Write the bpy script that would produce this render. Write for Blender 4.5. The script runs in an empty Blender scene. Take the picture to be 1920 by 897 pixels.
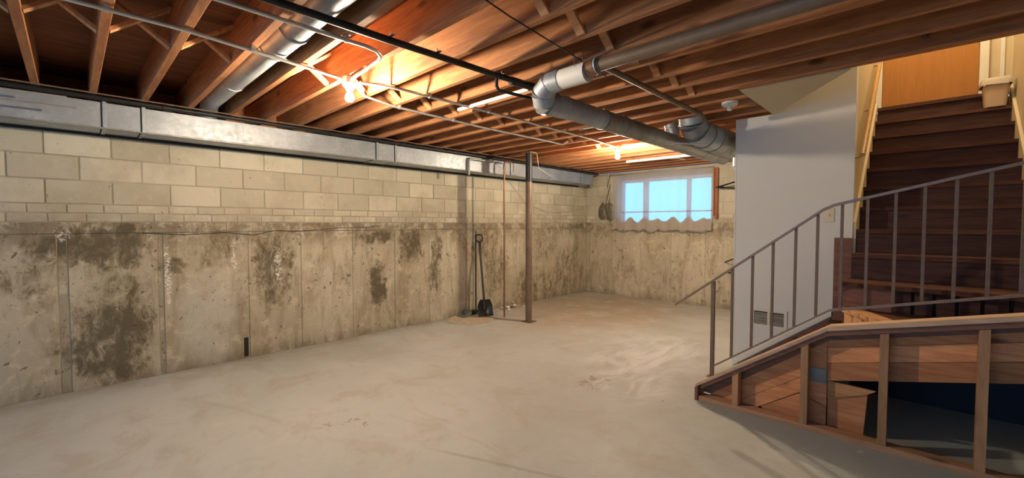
import bpy, bmesh, math, random
from mathutils import Vector, Matrix
random.seed(7)
S = bpy.context.scene
COL = S.collection

# ------------------------------------------------------------------ camera
H = 1.42
cam = bpy.data.objects.new('camera', bpy.data.cameras.new('camera'))
COL.objects.link(cam)
cam.data.sensor_width = 36.0
cam.data.lens = 36.0 * 800.0 / 1920.0
cam.data.clip_start = 0.05
cam.location = (0, 0, H)
cam.rotation_euler = (math.radians(90) - math.atan(28.5 / 800.0), 0, math.atan(775.0 / 800.0))
S.camera = cam

# ------------------------------------------------------------------ light and exposure
S.view_settings.view_transform = 'Standard'
S.view_settings.look = 'None'
S.view_settings.exposure = 1.42
S.view_settings.gamma = 1.0
W = bpy.data.worlds.new('world'); S.world = W; W.use_nodes = True
W.node_tree.nodes['Background'].inputs[0].default_value = (0.17, 0.50, 1.0, 1)
W.node_tree.nodes['Background'].inputs[1].default_value = 1.15
BULB = (1.0, 0.80, 0.56)
BULB_E = 1150.0        # radiance of the two bulbs in view
BULB_FILL = 150.0        # of the unseen fill bulb added behind the camera

def area(name, loc, rot, sx, sy, power, color):
    l = bpy.data.lights.new(name, 'AREA'); l.shape = 'RECTANGLE'; l.size = sx; l.size_y = sy
    l.energy = power; l.color = color
    o = bpy.data.objects.new(name, l); COL.objects.link(o); o.location = loc; o.rotation_euler = rot
    return o
# added area light for assumed daylight at an assumed, unseen window behind the camera
area('assumed_daylight_rear', (-1.4, -3.93, 1.55), (math.radians(90), 0, math.radians(180)), 4.0, 1.5, 62, (0.62, 0.80, 1.0))
# assumed, unseen ceiling lamp of the upstairs hall, for warm light in the stairwell
up = bpy.data.lights.new('assumed_upstairs_lamp', 'POINT'); up.energy = 24; up.color = (1.0, 0.80, 0.52); up.shadow_soft_size = 0.12
uo = bpy.data.objects.new('assumed_upstairs_lamp', up); COL.objects.link(uo); uo.location = (0.05, 5.3, 4.5)

# ------------------------------------------------------------------ node helper
class NT:
    def __init__(s, name):
        s.m = bpy.data.materials.new(name); s.m.use_nodes = True
        s.t = s.m.node_tree; s.t.nodes.clear()
        s.out = s.n('ShaderNodeOutputMaterial')
    def n(s, typ, **kw):
        nd = s.t.nodes.new(typ)
        for k, v in kw.items(): setattr(nd, k, v)
        return nd
    def put(s, sock, v):
        if v is None: return
        if hasattr(v, 'is_linked') or isinstance(v, bpy.types.NodeSocket): s.t.links.new(v, sock)
        else:
            if isinstance(v, (tuple, list)) and len(v) == 3 and sock.type == 'RGBA': v = (*v, 1)
            sock.default_value = v
    def math(s, op, a, b=None, c=None, clamp=False):
        nd = s.n('ShaderNodeMath', operation=op); nd.use_clamp = clamp
        s.put(nd.inputs[0], a); s.put(nd.inputs[1], b); s.put(nd.inputs[2], c)
        return nd.outputs[0]
    def mix(s, f, a, b, blend='MIX'):
        nd = s.n('ShaderNodeMix', data_type='RGBA', blend_type=blend)
        s.put(nd.inputs[0], f); s.put(nd.inputs[6], a); s.put(nd.inputs[7], b)
        return nd.outputs[2]
    def coord(s, world=False, rnd=True, scale=(1, 1, 1)):
        if world: v = s.n('ShaderNodeNewGeometry').outputs['Position']
        else: v = s.n('ShaderNodeTexCoord').outputs['Object']
        mp = s.n('ShaderNodeMapping'); s.put(mp.inputs[0], v); mp.inputs['Scale'].default_value = scale
        if rnd and not world:
            oi = s.n('ShaderNodeObjectInfo')
            cb = s.n('ShaderNodeCombineXYZ')
            r = s.math('MULTIPLY', oi.outputs['Random'], 37.0)
            for i in range(3): s.put(cb.inputs[i], r)
            s.put(mp.inputs['Location'], cb.outputs[0])
        return mp.outputs[0]
    def rand(s): return s.n('ShaderNodeObjectInfo').outputs['Random']
    def noise(s, vec, scale, detail=4, rough=0.6, dist=0.0):
        nd = s.n('ShaderNodeTexNoise'); s.put(nd.inputs['Vector'], vec)
        nd.inputs['Scale'].default_value = scale; nd.inputs['Detail'].default_value = detail
        nd.inputs['Roughness'].default_value = rough; nd.inputs['Distortion'].default_value = dist
        return nd.outputs[0]
    def voro(s, vec, scale, feature='F1'):
        nd = s.n('ShaderNodeTexVoronoi', feature=feature); s.put(nd.inputs['Vector'], vec)
        nd.inputs['Scale'].default_value = scale
        return nd
    def step(s, v, lo, hi, inv=False):
        nd = s.n('ShaderNodeMapRange', interpolation_type='SMOOTHSTEP')
        s.put(nd.inputs[0], v); nd.inputs[1].default_value = lo; nd.inputs[2].default_value = hi
        if inv: nd.inputs[3].default_value = 1; nd.inputs[4].default_value = 0
        return nd.outputs[0]
    def sep(s, v):
        nd = s.n('ShaderNodeSeparateXYZ'); s.put(nd.inputs[0], v); return nd.outputs
    def blob(s, P, c, r, ax=(1, 2)):
        """1 inside an ellipse centred at c with radii r, on two world axes"""
        o = s.sep(P)
        a = s.math('MULTIPLY', s.math('SUBTRACT', o[ax[0]], c[0]), 1.0 / r[0])
        b = s.math('MULTIPLY', s.math('SUBTRACT', o[ax[1]], c[1]), 1.0 / r[1])
        d = s.math('ADD', s.math('MULTIPLY', a, a), s.math('MULTIPLY', b, b))
        return s.step(d, 0.0, 1.0, inv=True)
    def done(s, color, rough=0.8, metal=0.0, bump=None, bs=0.3, bd=0.01, spec=None, **kw):
        p = s.n('ShaderNodeBsdfPrincipled')
        s.put(p.inputs['Base Color'], color); s.put(p.inputs['Roughness'], rough); s.put(p.inputs['Metallic'], metal)
        if spec is not None: p.inputs['Specular IOR Level'].default_value = spec
        for k, v in kw.items(): s.put(p.inputs[k.replace('_', ' ')], v)
        if bump is not None:
            b = s.n('ShaderNodeBump'); b.inputs['Strength'].default_value = bs; b.inputs['Distance'].default_value = bd
            s.put(b.inputs['Height'], bump); s.t.links.new(b.outputs[0], p.inputs['Normal'])
        s.t.links.new(p.outputs[0], s.out.inputs[0])
        return s.m

def wood(name, c1, c2, axis=0, knots=True, rough=0.75, rv=0.35, spec=0.3):
    m = NT(name)
    sc = [9, 9, 9]; sc[axis] = 0.8
    v = m.coord(scale=tuple(sc))
    g = m.noise(v, 2.2, 5, 0.6, 1.2)
    g2 = m.noise(v, 9.0, 3, 0.6, 0.3)
    f = m.math('ADD', m.math('MULTIPLY', g, 0.7), m.math('MULTIPLY', g2, 0.3))
    col = m.mix(m.step(f, 0.33, 0.66), c1, c2)
    if knots:
        sk = [5, 5, 5]; sk[axis] = 2.2
        kv = m.voro(m.coord(scale=tuple(sk)), 1.0)
        k = m.step(kv.outputs['Distance'], 0.05, 0.16, inv=True)
        col = m.mix(m.math('MULTIPLY', k, 0.75), col, tuple(x * 0.28 for x in c1))
    r = m.math('ADD', m.math('MULTIPLY', m.rand(), rv), 1.0 - rv * 0.5)
    cb = m.n('ShaderNodeCombineXYZ')
    for i in range(3): m.put(cb.inputs[i], r)
    col = m.mix(1.0, col, cb.outputs[0], 'MULTIPLY')
    return m.done(col, rough, bump=f, bs=0.25, bd=0.004, spec=spec)

def plain(name, c, rough=0.6, metal=0.0, n=0.12, scale=8, bump=0.1, spec=None, **kw):
    m = NT(name)
    v = m.coord()
    g = m.noise(v, scale, 4, 0.6)
    col = m.mix(g, tuple(x * (1 - n) for x in c), tuple(min(1, x * (1 + n)) for x in c))
    return m.done(col, rough, metal, bump=g, bs=bump, bd=0.003, spec=spec, **kw)

M = {}
M['joist'] = wood('joist_wood', (0.33, 0.132, 0.060), (0.53, 0.245, 0.105), 0)
M['subfloor'] = wood('subfloor_wood', (0.15, 0.055, 0.024), (0.27, 0.105, 0.045), 1, rv=0.2)
M['bridging'] = wood('bridging_wood', (0.50, 0.25, 0.12), (0.68, 0.38, 0.20), 0)
M['stud'] = wood('stud_wood', (0.36, 0.20, 0.10), (0.50, 0.30, 0.17), 2)
M['plank'] = wood('plank_wood', (0.52, 0.215, 0.095), (0.74, 0.36, 0.17), 0, rv=0.5)
M['plate'] = wood('plate_wood', (0.44, 0.245, 0.14), (0.60, 0.36, 0.22), 0)
M['cap'] = wood('cap_wood', (0.52, 0.36, 0.25), (0.66, 0.48, 0.35), 0, knots=False)
M['raw'] = wood('raw_wood', (0.50, 0.25, 0.11), (0.66, 0.36, 0.17), 0)
M['tread'] = wood('stained_tread_wood', (0.075, 0.034, 0.026), (0.13, 0.066, 0.048), 0, knots=False, rough=0.85, rv=0.25, spec=0.1)
M['riser'] = wood('stained_riser_wood', (0.050, 0.022, 0.019), (0.095, 0.045, 0.035), 0, knots=False, rough=0.7, rv=0.3)
M['stringer'] = wood('stained_stringer_wood', (0.17, 0.075, 0.05), (0.25, 0.12, 0.08), 0, knots=False, rough=0.5)
M['handrail'] = wood('oak_handrail_wood', (0.42, 0.24, 0.09), (0.55, 0.33, 0.13), 1, knots=False, rough=0.35)
M['door'] = wood('door_veneer', (0.40, 0.175, 0.045), (0.45, 0.20, 0.055), 2, knots=False, rough=0.65, rv=0.0)
M['galv'] = None

def galv(name, c, dark, metal=0.75):
    m = NT(name)
    v = m.coord()
    sp = m.voro(v, 38.0)
    g = m.noise(v, 3.0, 5, 0.6)
    col = m.mix(m.step(g, 0.3, 0.7), dark, c)
    hs = m.n('ShaderNodeSeparateColor'); m.put(hs.inputs[0], sp.outputs['Color'])
    col = m.mix(m.math('MULTIPLY', hs.outputs[0], 0.45), col, tuple(x * 0.6 for x in c))
    rg = m.math('ADD', m.math('MULTIPLY', hs.outputs[1], 0.15), 0.42)
    return m.done(col, rg, metal, bump=g, bs=0.15, bd=0.01)
M['galv'] = galv('galvanised_steel', (0.50, 0.55, 0.61), (0.33, 0.37, 0.42), 0.5)
M['galvold'] = galv('old_galvanised_steel', (0.40, 0.41, 0.38), (0.20, 0.20, 0.19), 0.5)
M['conduit'] = plain('conduit_steel', (0.60, 0.61, 0.62), 0.35, 0.7)
M['black'] = plain('black_iron', (0.018, 0.018, 0.02), 0.45, 0.3)
M['iron'] = plain('brown_iron', (0.19, 0.135, 0.095), 0.55, 0.3, n=0.5)
M['rail'] = plain('brown_painted_steel', (0.19, 0.12, 0.08), 0.5, 0.0, n=0.35, scale=30)
M['railtop'] = plain('worn_brown_steel_rail', (0.27, 0.175, 0.12), 0.38, 0.2, n=0.3, scale=20)
M['copper'] = plain('copper_pipe', (0.27, 0.15, 0.09), 0.4, 0.6, n=0.3)
M['plastic'] = plain('black_plastic', (0.02, 0.022, 0.022), 0.35)
M['green'] = plain('grey_green_plastic', (0.16, 0.19, 0.15), 0.5)
M['white'] = plain('white_paint', (0.78, 0.77, 0.73), 0.5, n=0.04)
M['ivory'] = plain('ivory_plastic', (0.72, 0.64, 0.45), 0.4, n=0.03)
M['ceramic'] = plain('white_lamp_holder', (0.8, 0.78, 0.72), 0.4, n=0.03)
M['cream'] = plain('cream_drywall', (0.66, 0.57, 0.40), 0.85, n=0.05, scale=3)
M['stairwall'] = plain('warm_cream_paint', (0.66, 0.56, 0.38), 0.7, n=0.05, scale=2)
M['partition'] = plain('light_grey_drywall', (0.74, 0.77, 0.76), 0.75, n=0.03, scale=2)
M['navy'] = plain('dark_blue_paint', (0.012, 0.02, 0.042), 0.7, n=0.4, scale=3)
M['dark'] = plain('dark_slot', (0.02, 0.018, 0.016), 0.9)
M['bin'] = plain('beige_bin_plastic', (0.62, 0.46, 0.30), 0.5, n=0.04)
M['bag'] = plain('white_bag_plastic', (0.78, 0.70, 0.60), 0.45, n=0.05)
M['wire'] = plain('cable_sheath', (0.55, 0.50, 0.40), 0.6)
M['foil'] = plain('torn_insulation_foil', (0.16, 0.14, 0.11), 0.45, 0.3, n=0.8, scale=25, bump=0.8)
M['redwood'] = wood('reddish_board_wood', (0.33, 0.11, 0.05), (0.45, 0.17, 0.09), 2)
M['lath'] = plain('plain_rear_wall', (0.52, 0.48, 0.40), 0.9)
M['rubble'] = plain('broken_concrete', (0.55, 0.45, 0.33), 0.95, n=0.5, scale=14, bump=0.8)

def emis(name, c, e):
    m = NT(name); n = m.n('ShaderNodeEmission'); n.inputs[0].default_value = (*c, 1); n.inputs[1].default_value = e
    m.t.links.new(n.outputs[0], m.out.inputs[0]); return m.m
M['bulb'] = emis('lit_bulb_glass', BULB, BULB_E)
M['bulb_fill'] = emis('added_fill_bulb_glass', (1.0, 0.86, 0.66), BULB_FILL)

def mat_block():
    m = NT('painted_concrete_block')
    v = m.coord(world=True)
    g = m.noise(v, 2.2, 5, 0.6); f = m.noise(v, 45, 4, 0.7); b = m.noise(v, 9, 5, 0.65)
    col = m.mix(m.step(m.rand(), 0.1, 0.95), (0.50, 0.465, 0.36), (0.64, 0.60, 0.475))
    col = m.mix(m.math('MULTIPLY', m.step(g, 0.42, 0.65), 0.5), col, (0.36, 0.315, 0.215))
    col = m.mix(m.math('MULTIPLY', m.step(b, 0.55, 0.75), 0.35), col, (0.70, 0.66, 0.54))
    z = m.sep(v)[2]
    lowd = m.math('MULTIPLY', m.step(z, 1.42, 1.62, inv=True), m.step(b, 0.35, 0.6))
    col = m.mix(m.math('MULTIPLY', lowd, 0.35), col, (0.25, 0.20, 0.14))
    pit = m.step(m.noise(v, 28, 2, 0.5), 0.70, 0.76)
    col = m.mix(m.math('MULTIPLY', pit, 0.6), col, (0.16, 0.12, 0.08))
    return m.done(col, 0.9, bump=m.math('ADD', f, m.math('MULTIPLY', b, 0.6)), bs=0.5, bd=0.006)
M['block'] = mat_block()
def mat_mortar():
    m = NT('mortar'); v = m.coord(world=True)
    g = m.noise(v, 3, 4, 0.6); f = m.noise(v, 50, 3, 0.6)
    return m.done(m.mix(g, (0.26, 0.22, 0.16), (0.58, 0.53, 0.41)), 0.95, bump=f, bs=0.5, bd=0.006)
M['mortar'] = mat_mortar()

def mat_pour(name, left, tone=1.0):
    """old poured concrete, with damp stains, scabs and pits of its own"""
    m = NT(name)
    v = m.coord(world=True)
    o = m.sep(v)
    sv = m.coord(world=True, scale=(1, 1, 0.28))           # drips run downwards
    big = m.noise(v, 1.1, 5, 0.65, 0.4)
    drip = m.noise(sv, 5.0, 6, 0.7, 0.6)
    mid = m.noise(v, 7.0, 6, 0.72, 0.3)
    fine = m.noise(v, 40, 4, 0.7)
    col = m.mix(m.step(big, 0.35, 0.65), tuple(tone * c_ for c_ in (0.48, 0.435, 0.33)), tuple(tone * c_ for c_ in (0.60, 0.55, 0.43)))
    col = m.mix(m.math('MULTIPLY', m.step(m.rand(), 0.0, 1.0), 0.5), col, (0.40, 0.355, 0.26))
    streak = m.noise(m.coord(world=True, scale=(1, 1, 0.16)), 9.0, 7, 0.75, 0.8)
    col = m.mix(m.math('MULTIPLY', m.step(drip, 0.44, 0.66), 0.65), col, (0.31, 0.24, 0.14))
    col = m.mix(m.math('MULTIPLY', m.step(streak, 0.50, 0.66), 0.45), col, (0.25, 0.19, 0.11))
    col = m.mix(m.math('MULTIPLY', m.step(mid, 0.52, 0.66), 0.55), col, (0.70, 0.63, 0.47))
    crust = m.math('MULTIPLY', m.step(m.noise(v, 21, 8, 0.8, 0.6), 0.56, 0.64), m.step(big, 0.44, 0.58))
    col = m.mix(m.math('MULTIPLY', crust, 0.7), col, (0.13, 0.10, 0.06))
    # dark crust along the top under the block ledge
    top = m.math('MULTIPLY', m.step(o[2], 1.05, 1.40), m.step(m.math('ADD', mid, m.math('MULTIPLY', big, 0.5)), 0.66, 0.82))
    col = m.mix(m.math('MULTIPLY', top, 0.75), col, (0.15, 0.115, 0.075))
    foot = m.math('MULTIPLY', m.step(o[2], 0.0, 0.16, inv=True), m.step(drip, 0.3, 0.6))
    col = m.mix(m.math('MULTIPLY', foot, 0.55), col, (0.17, 0.125, 0.075))
    if left:
        spots = [((0.22, 0.36), (0.34, 0.42), 1.0), ((0.16, 1.22), (0.42, 0.26), 1.0), ((0.30, 0.85), (0.26, 0.45), 0.6),
                 ((0.70, 1.03), (0.15, 0.10), 0.7), ((1.55, 0.95), (0.2, 0.55), 0.8), ((1.02, 1.12), (0.25, 0.22), 0.5),
                 ((2.75, 1.26), (0.28, 0.12), 1.0), ((2.78, 0.62), (0.10, 0.35), 0.95), ((3.25, 1.15), (0.22, 0.28), 0.8),
                 ((3.68, 0.9), (0.12, 0.7), 0.8), ((2.35, 0.8), (0.15, 0.2), 0.4), ((-0.28, 1.0), (0.22, 0.14), 0.6), ((4.5, 1.1), (0.3, 0.5), 0.6), ((4.9, 0.7), (0.3, 0.7), 0.6), ((5.9, 0.25), (0.9, 0.4), 0.6),
                 ((6.2, 1.0), (0.5, 0.4), 0.5), ((6.9, 0.5), (0.6, 0.6), 0.6)]
        bad = None
        wn = m.n('ShaderNodeTexNoise'); m.put(wn.inputs['Vector'], v); wn.inputs['Scale'].default_value = 3.5; wn.inputs['Detail'].default_value = 6; wn.inputs['Roughness'].default_value = 0.7
        va = m.n('ShaderNodeVectorMath', operation='SUBTRACT'); m.put(va.inputs[0], wn.outputs['Color']); va.inputs[1].default_value = (0.5, 0.5, 0.5)
        vb = m.n('ShaderNodeVectorMath', operation='SCALE'); m.put(vb.inputs[0], va.outputs[0]); vb.inputs['Scale'].default_value = 0.55
        vc = m.n('ShaderNodeVectorMath', operation='ADD'); m.put(vc.inputs[0], v); m.put(vc.inputs[1], vb.outputs[0]); vw = vc.outputs[0]
        for c, r, s in spots:
            b = m.math('MULTIPLY', m.blob(vw, c, (r[0] * 1.25, r[1] * 1.25)), s)
            bad = b if bad is None else m.math('MAXIMUM', bad, b)
        rough_n = m.noise(m.coord(world=True, scale=(1, 1, 0.6)), 13, 7, 0.78, 0.8)
        soft = m.math('MULTIPLY', m.step(bad, 0.0, 0.6), m.step(m.math('ADD', m.math('MULTIPLY', mid, 0.5), m.math('MULTIPLY', rough_n, 0.5)), 0.36, 0.62))
        col = m.mix(m.math('MULTIPLY', soft, 0.62), col, (0.27, 0.215, 0.125))
        hit = m.step(m.math('ADD', m.math('MULTIPLY', bad, 0.30), m.math('ADD', m.math('MULTIPLY', rough_n, 0.62), m.math('MULTIPLY', drip, 0.38))), 0.60, 0.80)
        hit = m.math('MULTIPLY', hit, m.step(bad, 0.02, 0.30))
        col = m.mix(m.math('MULTIPLY', hit, 0.85), col, (0.095, 0.075, 0.042))
        # white efflorescence
        eff = None
        for c, r in [((1.16, 1.10), (0.06, 0.26)), ((1.58, 0.95), (0.07, 0.32)), ((-0.05, 1.33), (0.09, 0.1)), ((0.62, 0.9), (0.05, 0.5))]:
            b = m.blob(v, c, r); eff = b if eff is None else m.math('MAXIMUM', eff, b)
        e = m.step(m.math('ADD', m.math('MULTIPLY', eff, 0.22), m.noise(v, 34, 6, 0.75, 0.8)), 0.70, 0.80)
        e = m.math('MULTIPLY', e, m.step(eff, 0.02, 0.2))
        col = m.mix(e, col, (0.80, 0.78, 0.72))
        # pale patch of fresh plaster
        pl = m.math('MULTIPLY', m.blob(v, (0.93, 0.45), (0.33, 0.62)), m.step(mid, 0.3, 0.5))
        col = m.mix(m.math('MULTIPLY', pl, 0.6), col, (0.56, 0.55, 0.48))
    pit = m.step(m.noise(v, 17, 3, 0.6, 0.5), 0.645, 0.70)
    col = m.mix(m.math('MULTIPLY', pit, 0.8), col, (0.10, 0.08, 0.055))
    hgt = m.math('ADD', m.math('ADD', m.math('MULTIPLY', mid, 0.8), m.math('MULTIPLY', fine, 0.35)), m.math('MULTIPLY', pit, -0.5))
    return m.done(col, 0.93, bump=hgt, bs=0.6, bd=0.012)
M['pour'] = mat_pour('stained_poured_concrete', True)
M['pour_strip'] = mat_pour('browned_form_strip_concrete', True, 0.70)
M['pour2'] = mat_pour('brown_poured_concrete', False)

def mat_floor():
    m = NT('concrete_floor')
    v = m.coord(world=True)
    o = m.sep(v)
    big = m.noise(v, 0.55, 6, 0.6, 0.5); mid = m.noise(v, 2.6, 7, 0.68, 0.6); fine = m.noise(v, 26, 5, 0.7)
    sw = m.noise(m.coord(world=True, scale=(1, 0.35, 1)), 3.0, 6, 0.7, 1.0)
    col = m.mix(m.step(big, 0.35, 0.68), (0.48, 0.495, 0.47), (0.58, 0.605, 0.59))
    col = m.mix(m.math('MULTIPLY', m.step(mid, 0.50, 0.68), 0.5), col, (0.45, 0.415, 0.345))
    col = m.mix(m.math('MULTIPLY', m.step(m.noise(m.coord(world=True, scale=(0.5, 1, 1)), 1.6, 8, 0.75, 1.5), 0.52, 0.62), 0.35), col, (0.44, 0.40, 0.33))
    col = m.mix(m.math('MULTIPLY', m.step(sw, 0.56, 0.74), 0.35), col, (0.70, 0.68, 0.62))
    col = m.mix(m.math('MULTIPLY', m.step(fine, 0.5, 0.8), 0.18), col, (0.36, 0.33, 0.28))
    # brown damp zone toward the far left corner
    damp = m.math('MULTIPLY', m.blob(v, (-3.9, 6.1), (1.7, 2.3), (0, 1)), m.step(mid, 0.2, 0.55))
    col = m.mix(m.math('MULTIPLY', damp, 0.75), col, (0.38, 0.28, 0.16))
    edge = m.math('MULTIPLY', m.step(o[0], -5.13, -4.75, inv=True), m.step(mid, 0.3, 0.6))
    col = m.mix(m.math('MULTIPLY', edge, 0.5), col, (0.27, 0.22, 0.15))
    # white worn patches
    wp = m.math('MULTIPLY', m.math('MAXIMUM', m.blob(v, (-2.1, 4.3), (0.7, 1.2), (0, 1)), m.blob(v, (-1.9, 3.5), (0.5, 0.5), (0, 1))), m.step(sw, 0.42, 0.62))
    col = m.mix(m.math('MULTIPLY', wp, 0.6), col, (0.84, 0.85, 0.86))
    # rusty scuffs
    rs = None
    for c, r in [((-2.88, 1.36), (0.14, 0.16)), ((-2.99, 1.22), (0.10, 0.12)), ((-2.1, 3.2), (0.25, 0.3))]:
        b = m.blob(v, c, r, (0, 1)); rs = b if rs is None else m.math('MAXIMUM', rs, b)
    r2 = m.step(m.math('ADD', m.math('MULTIPLY', rs, 0.20), m.noise(m.coord(world=True, scale=(1, 1, 1)), 11, 7, 0.75, 1.2)), 0.66, 0.76)
    r2 = m.math('MULTIPLY', r2, m.step(rs, 0.02, 0.25))
    col = m.mix(m.math('MULTIPLY', r2, 0.6), col, (0.27, 0.16, 0.09))
    # grey blue floor paint under and before the stairs, with a worn edge
    ln = m.math('ADD', m.math('MULTIPLY', o[0], 0.55), o[1])
    pm = m.step(m.math('ADD', ln, m.math('MULTIPLY', m.math('SUBTRACT', mid, 0.5), 0.25)), 2.70, 2.73)
    pm = m.math('MULTIPLY', pm, m.math('MULTIPLY', m.step(o[0], -1.30, -1.27), m.step(o[1], 4.60, 4.62, inv=True)))
    chip = m.step(m.noise(v, 9, 4, 0.7), 0.64, 0.68, inv=True)
    pm = m.math('MULTIPLY', pm, chip)
    col = m.mix(pm, col, m.mix(mid, (0.33, 0.37, 0.38), (0.43, 0.47, 0.47)))
    # scattered dark specks and the long score lines
    sp = m.step(m.voro(v, 2.3).outputs['Distance'], 0.018, 0.028, inv=True)
    col = m.mix(m.math('MULTIPLY', sp, 0.8), col, (0.12, 0.09, 0.06))
    sc = m.math('ABSOLUTE', m.math('ADD', m.math('SUBTRACT', o[1], m.math('MULTIPLY', o[0], 0.42)), m.math('ADD', -2.52, m.math('MULTIPLY', mid, 0.10))))
    cr = m.math('MULTIPLY', m.step(sc, 0.006, 0.022, inv=True), m.math('MULTIPLY', m.step(o[0], -2.3, -2.0), m.step(o[0], -0.9, -0.7, inv=True)))
    col = m.mix(m.math('MULTIPLY', cr, 0.35), col, (0.27, 0.22, 0.16))
    rg = m.math('ADD', m.math('MULTIPLY', mid, 0.3), 0.45)
    return m.done(col, rg, bump=m.math('ADD', m.math('MULTIPLY', mid, 1.0), m.math('MULTIPLY', fine, 0.12)), bs=0.35, bd=0.012, spec=0.3)
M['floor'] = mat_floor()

def mat_sheer():
    m = NT('sheer_curtain')
    tr = m.n('ShaderNodeBsdfTransparent'); tl = m.n('ShaderNodeBsdfTranslucent'); df = m.n('ShaderNodeBsdfDiffuse')
    tl.inputs[0].default_value = (0.85, 0.85, 0.85, 1); df.inputs[0].default_value = (0.66, 0.63, 0.62, 1)
    a = m.n('ShaderNodeMixShader'); a.inputs[0].default_value = 0.5
    m.t.links.new(tl.outputs[0], a.inputs[1]); m.t.links.new(df.outputs[0], a.inputs[2])
    w = m.n('ShaderNodeTexWave'); w.inputs['Scale'].default_value = 60; m.put(w.inputs['Vector'], m.coord(rnd=False))
    f = m.math('ADD', m.math('MULTIPLY', w.outputs['Fac'], 0.1), 0.42)
    b = m.n('ShaderNodeMixShader'); m.put(b.inputs[0], f)
    m.t.links.new(a.outputs[0], b.inputs[1]); m.t.links.new(tr.outputs[0], b.inputs[2])
    m.t.links.new(b.outputs[0], m.out.inputs[0])
    return m.m
M['sheer'] = mat_sheer()
def mat_glass():
    m = NT('window_glass')
    tr = m.n('ShaderNodeBsdfTransparent'); gl = m.n('ShaderNodeBsdfGlossy'); gl.inputs['Roughness'].default_value = 0.03
    fr = m.n('ShaderNodeFresnel'); fr.inputs[0].default_value = 1.45
    b = m.n('ShaderNodeMixShader'); m.t.links.new(fr.outputs[0], b.inputs[0])
    m.t.links.new(tr.outputs[0], b.inputs[1]); m.t.links.new(gl.outputs[0], b.inputs[2])
    m.t.links.new(b.outputs[0], m.out.inputs[0]); return m.m
M['glass'] = mat_glass()
M['tan_cloth'] = plain('tan_cloth', (0.42, 0.33, 0.23), 0.9, n=0.1)

# ------------------------------------------------------------------ mesh helpers
def origin_of(p):
    v = Vector((0, 0, 0))
    while p is not None: v += p.location; p = p.parent
    return v

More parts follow.
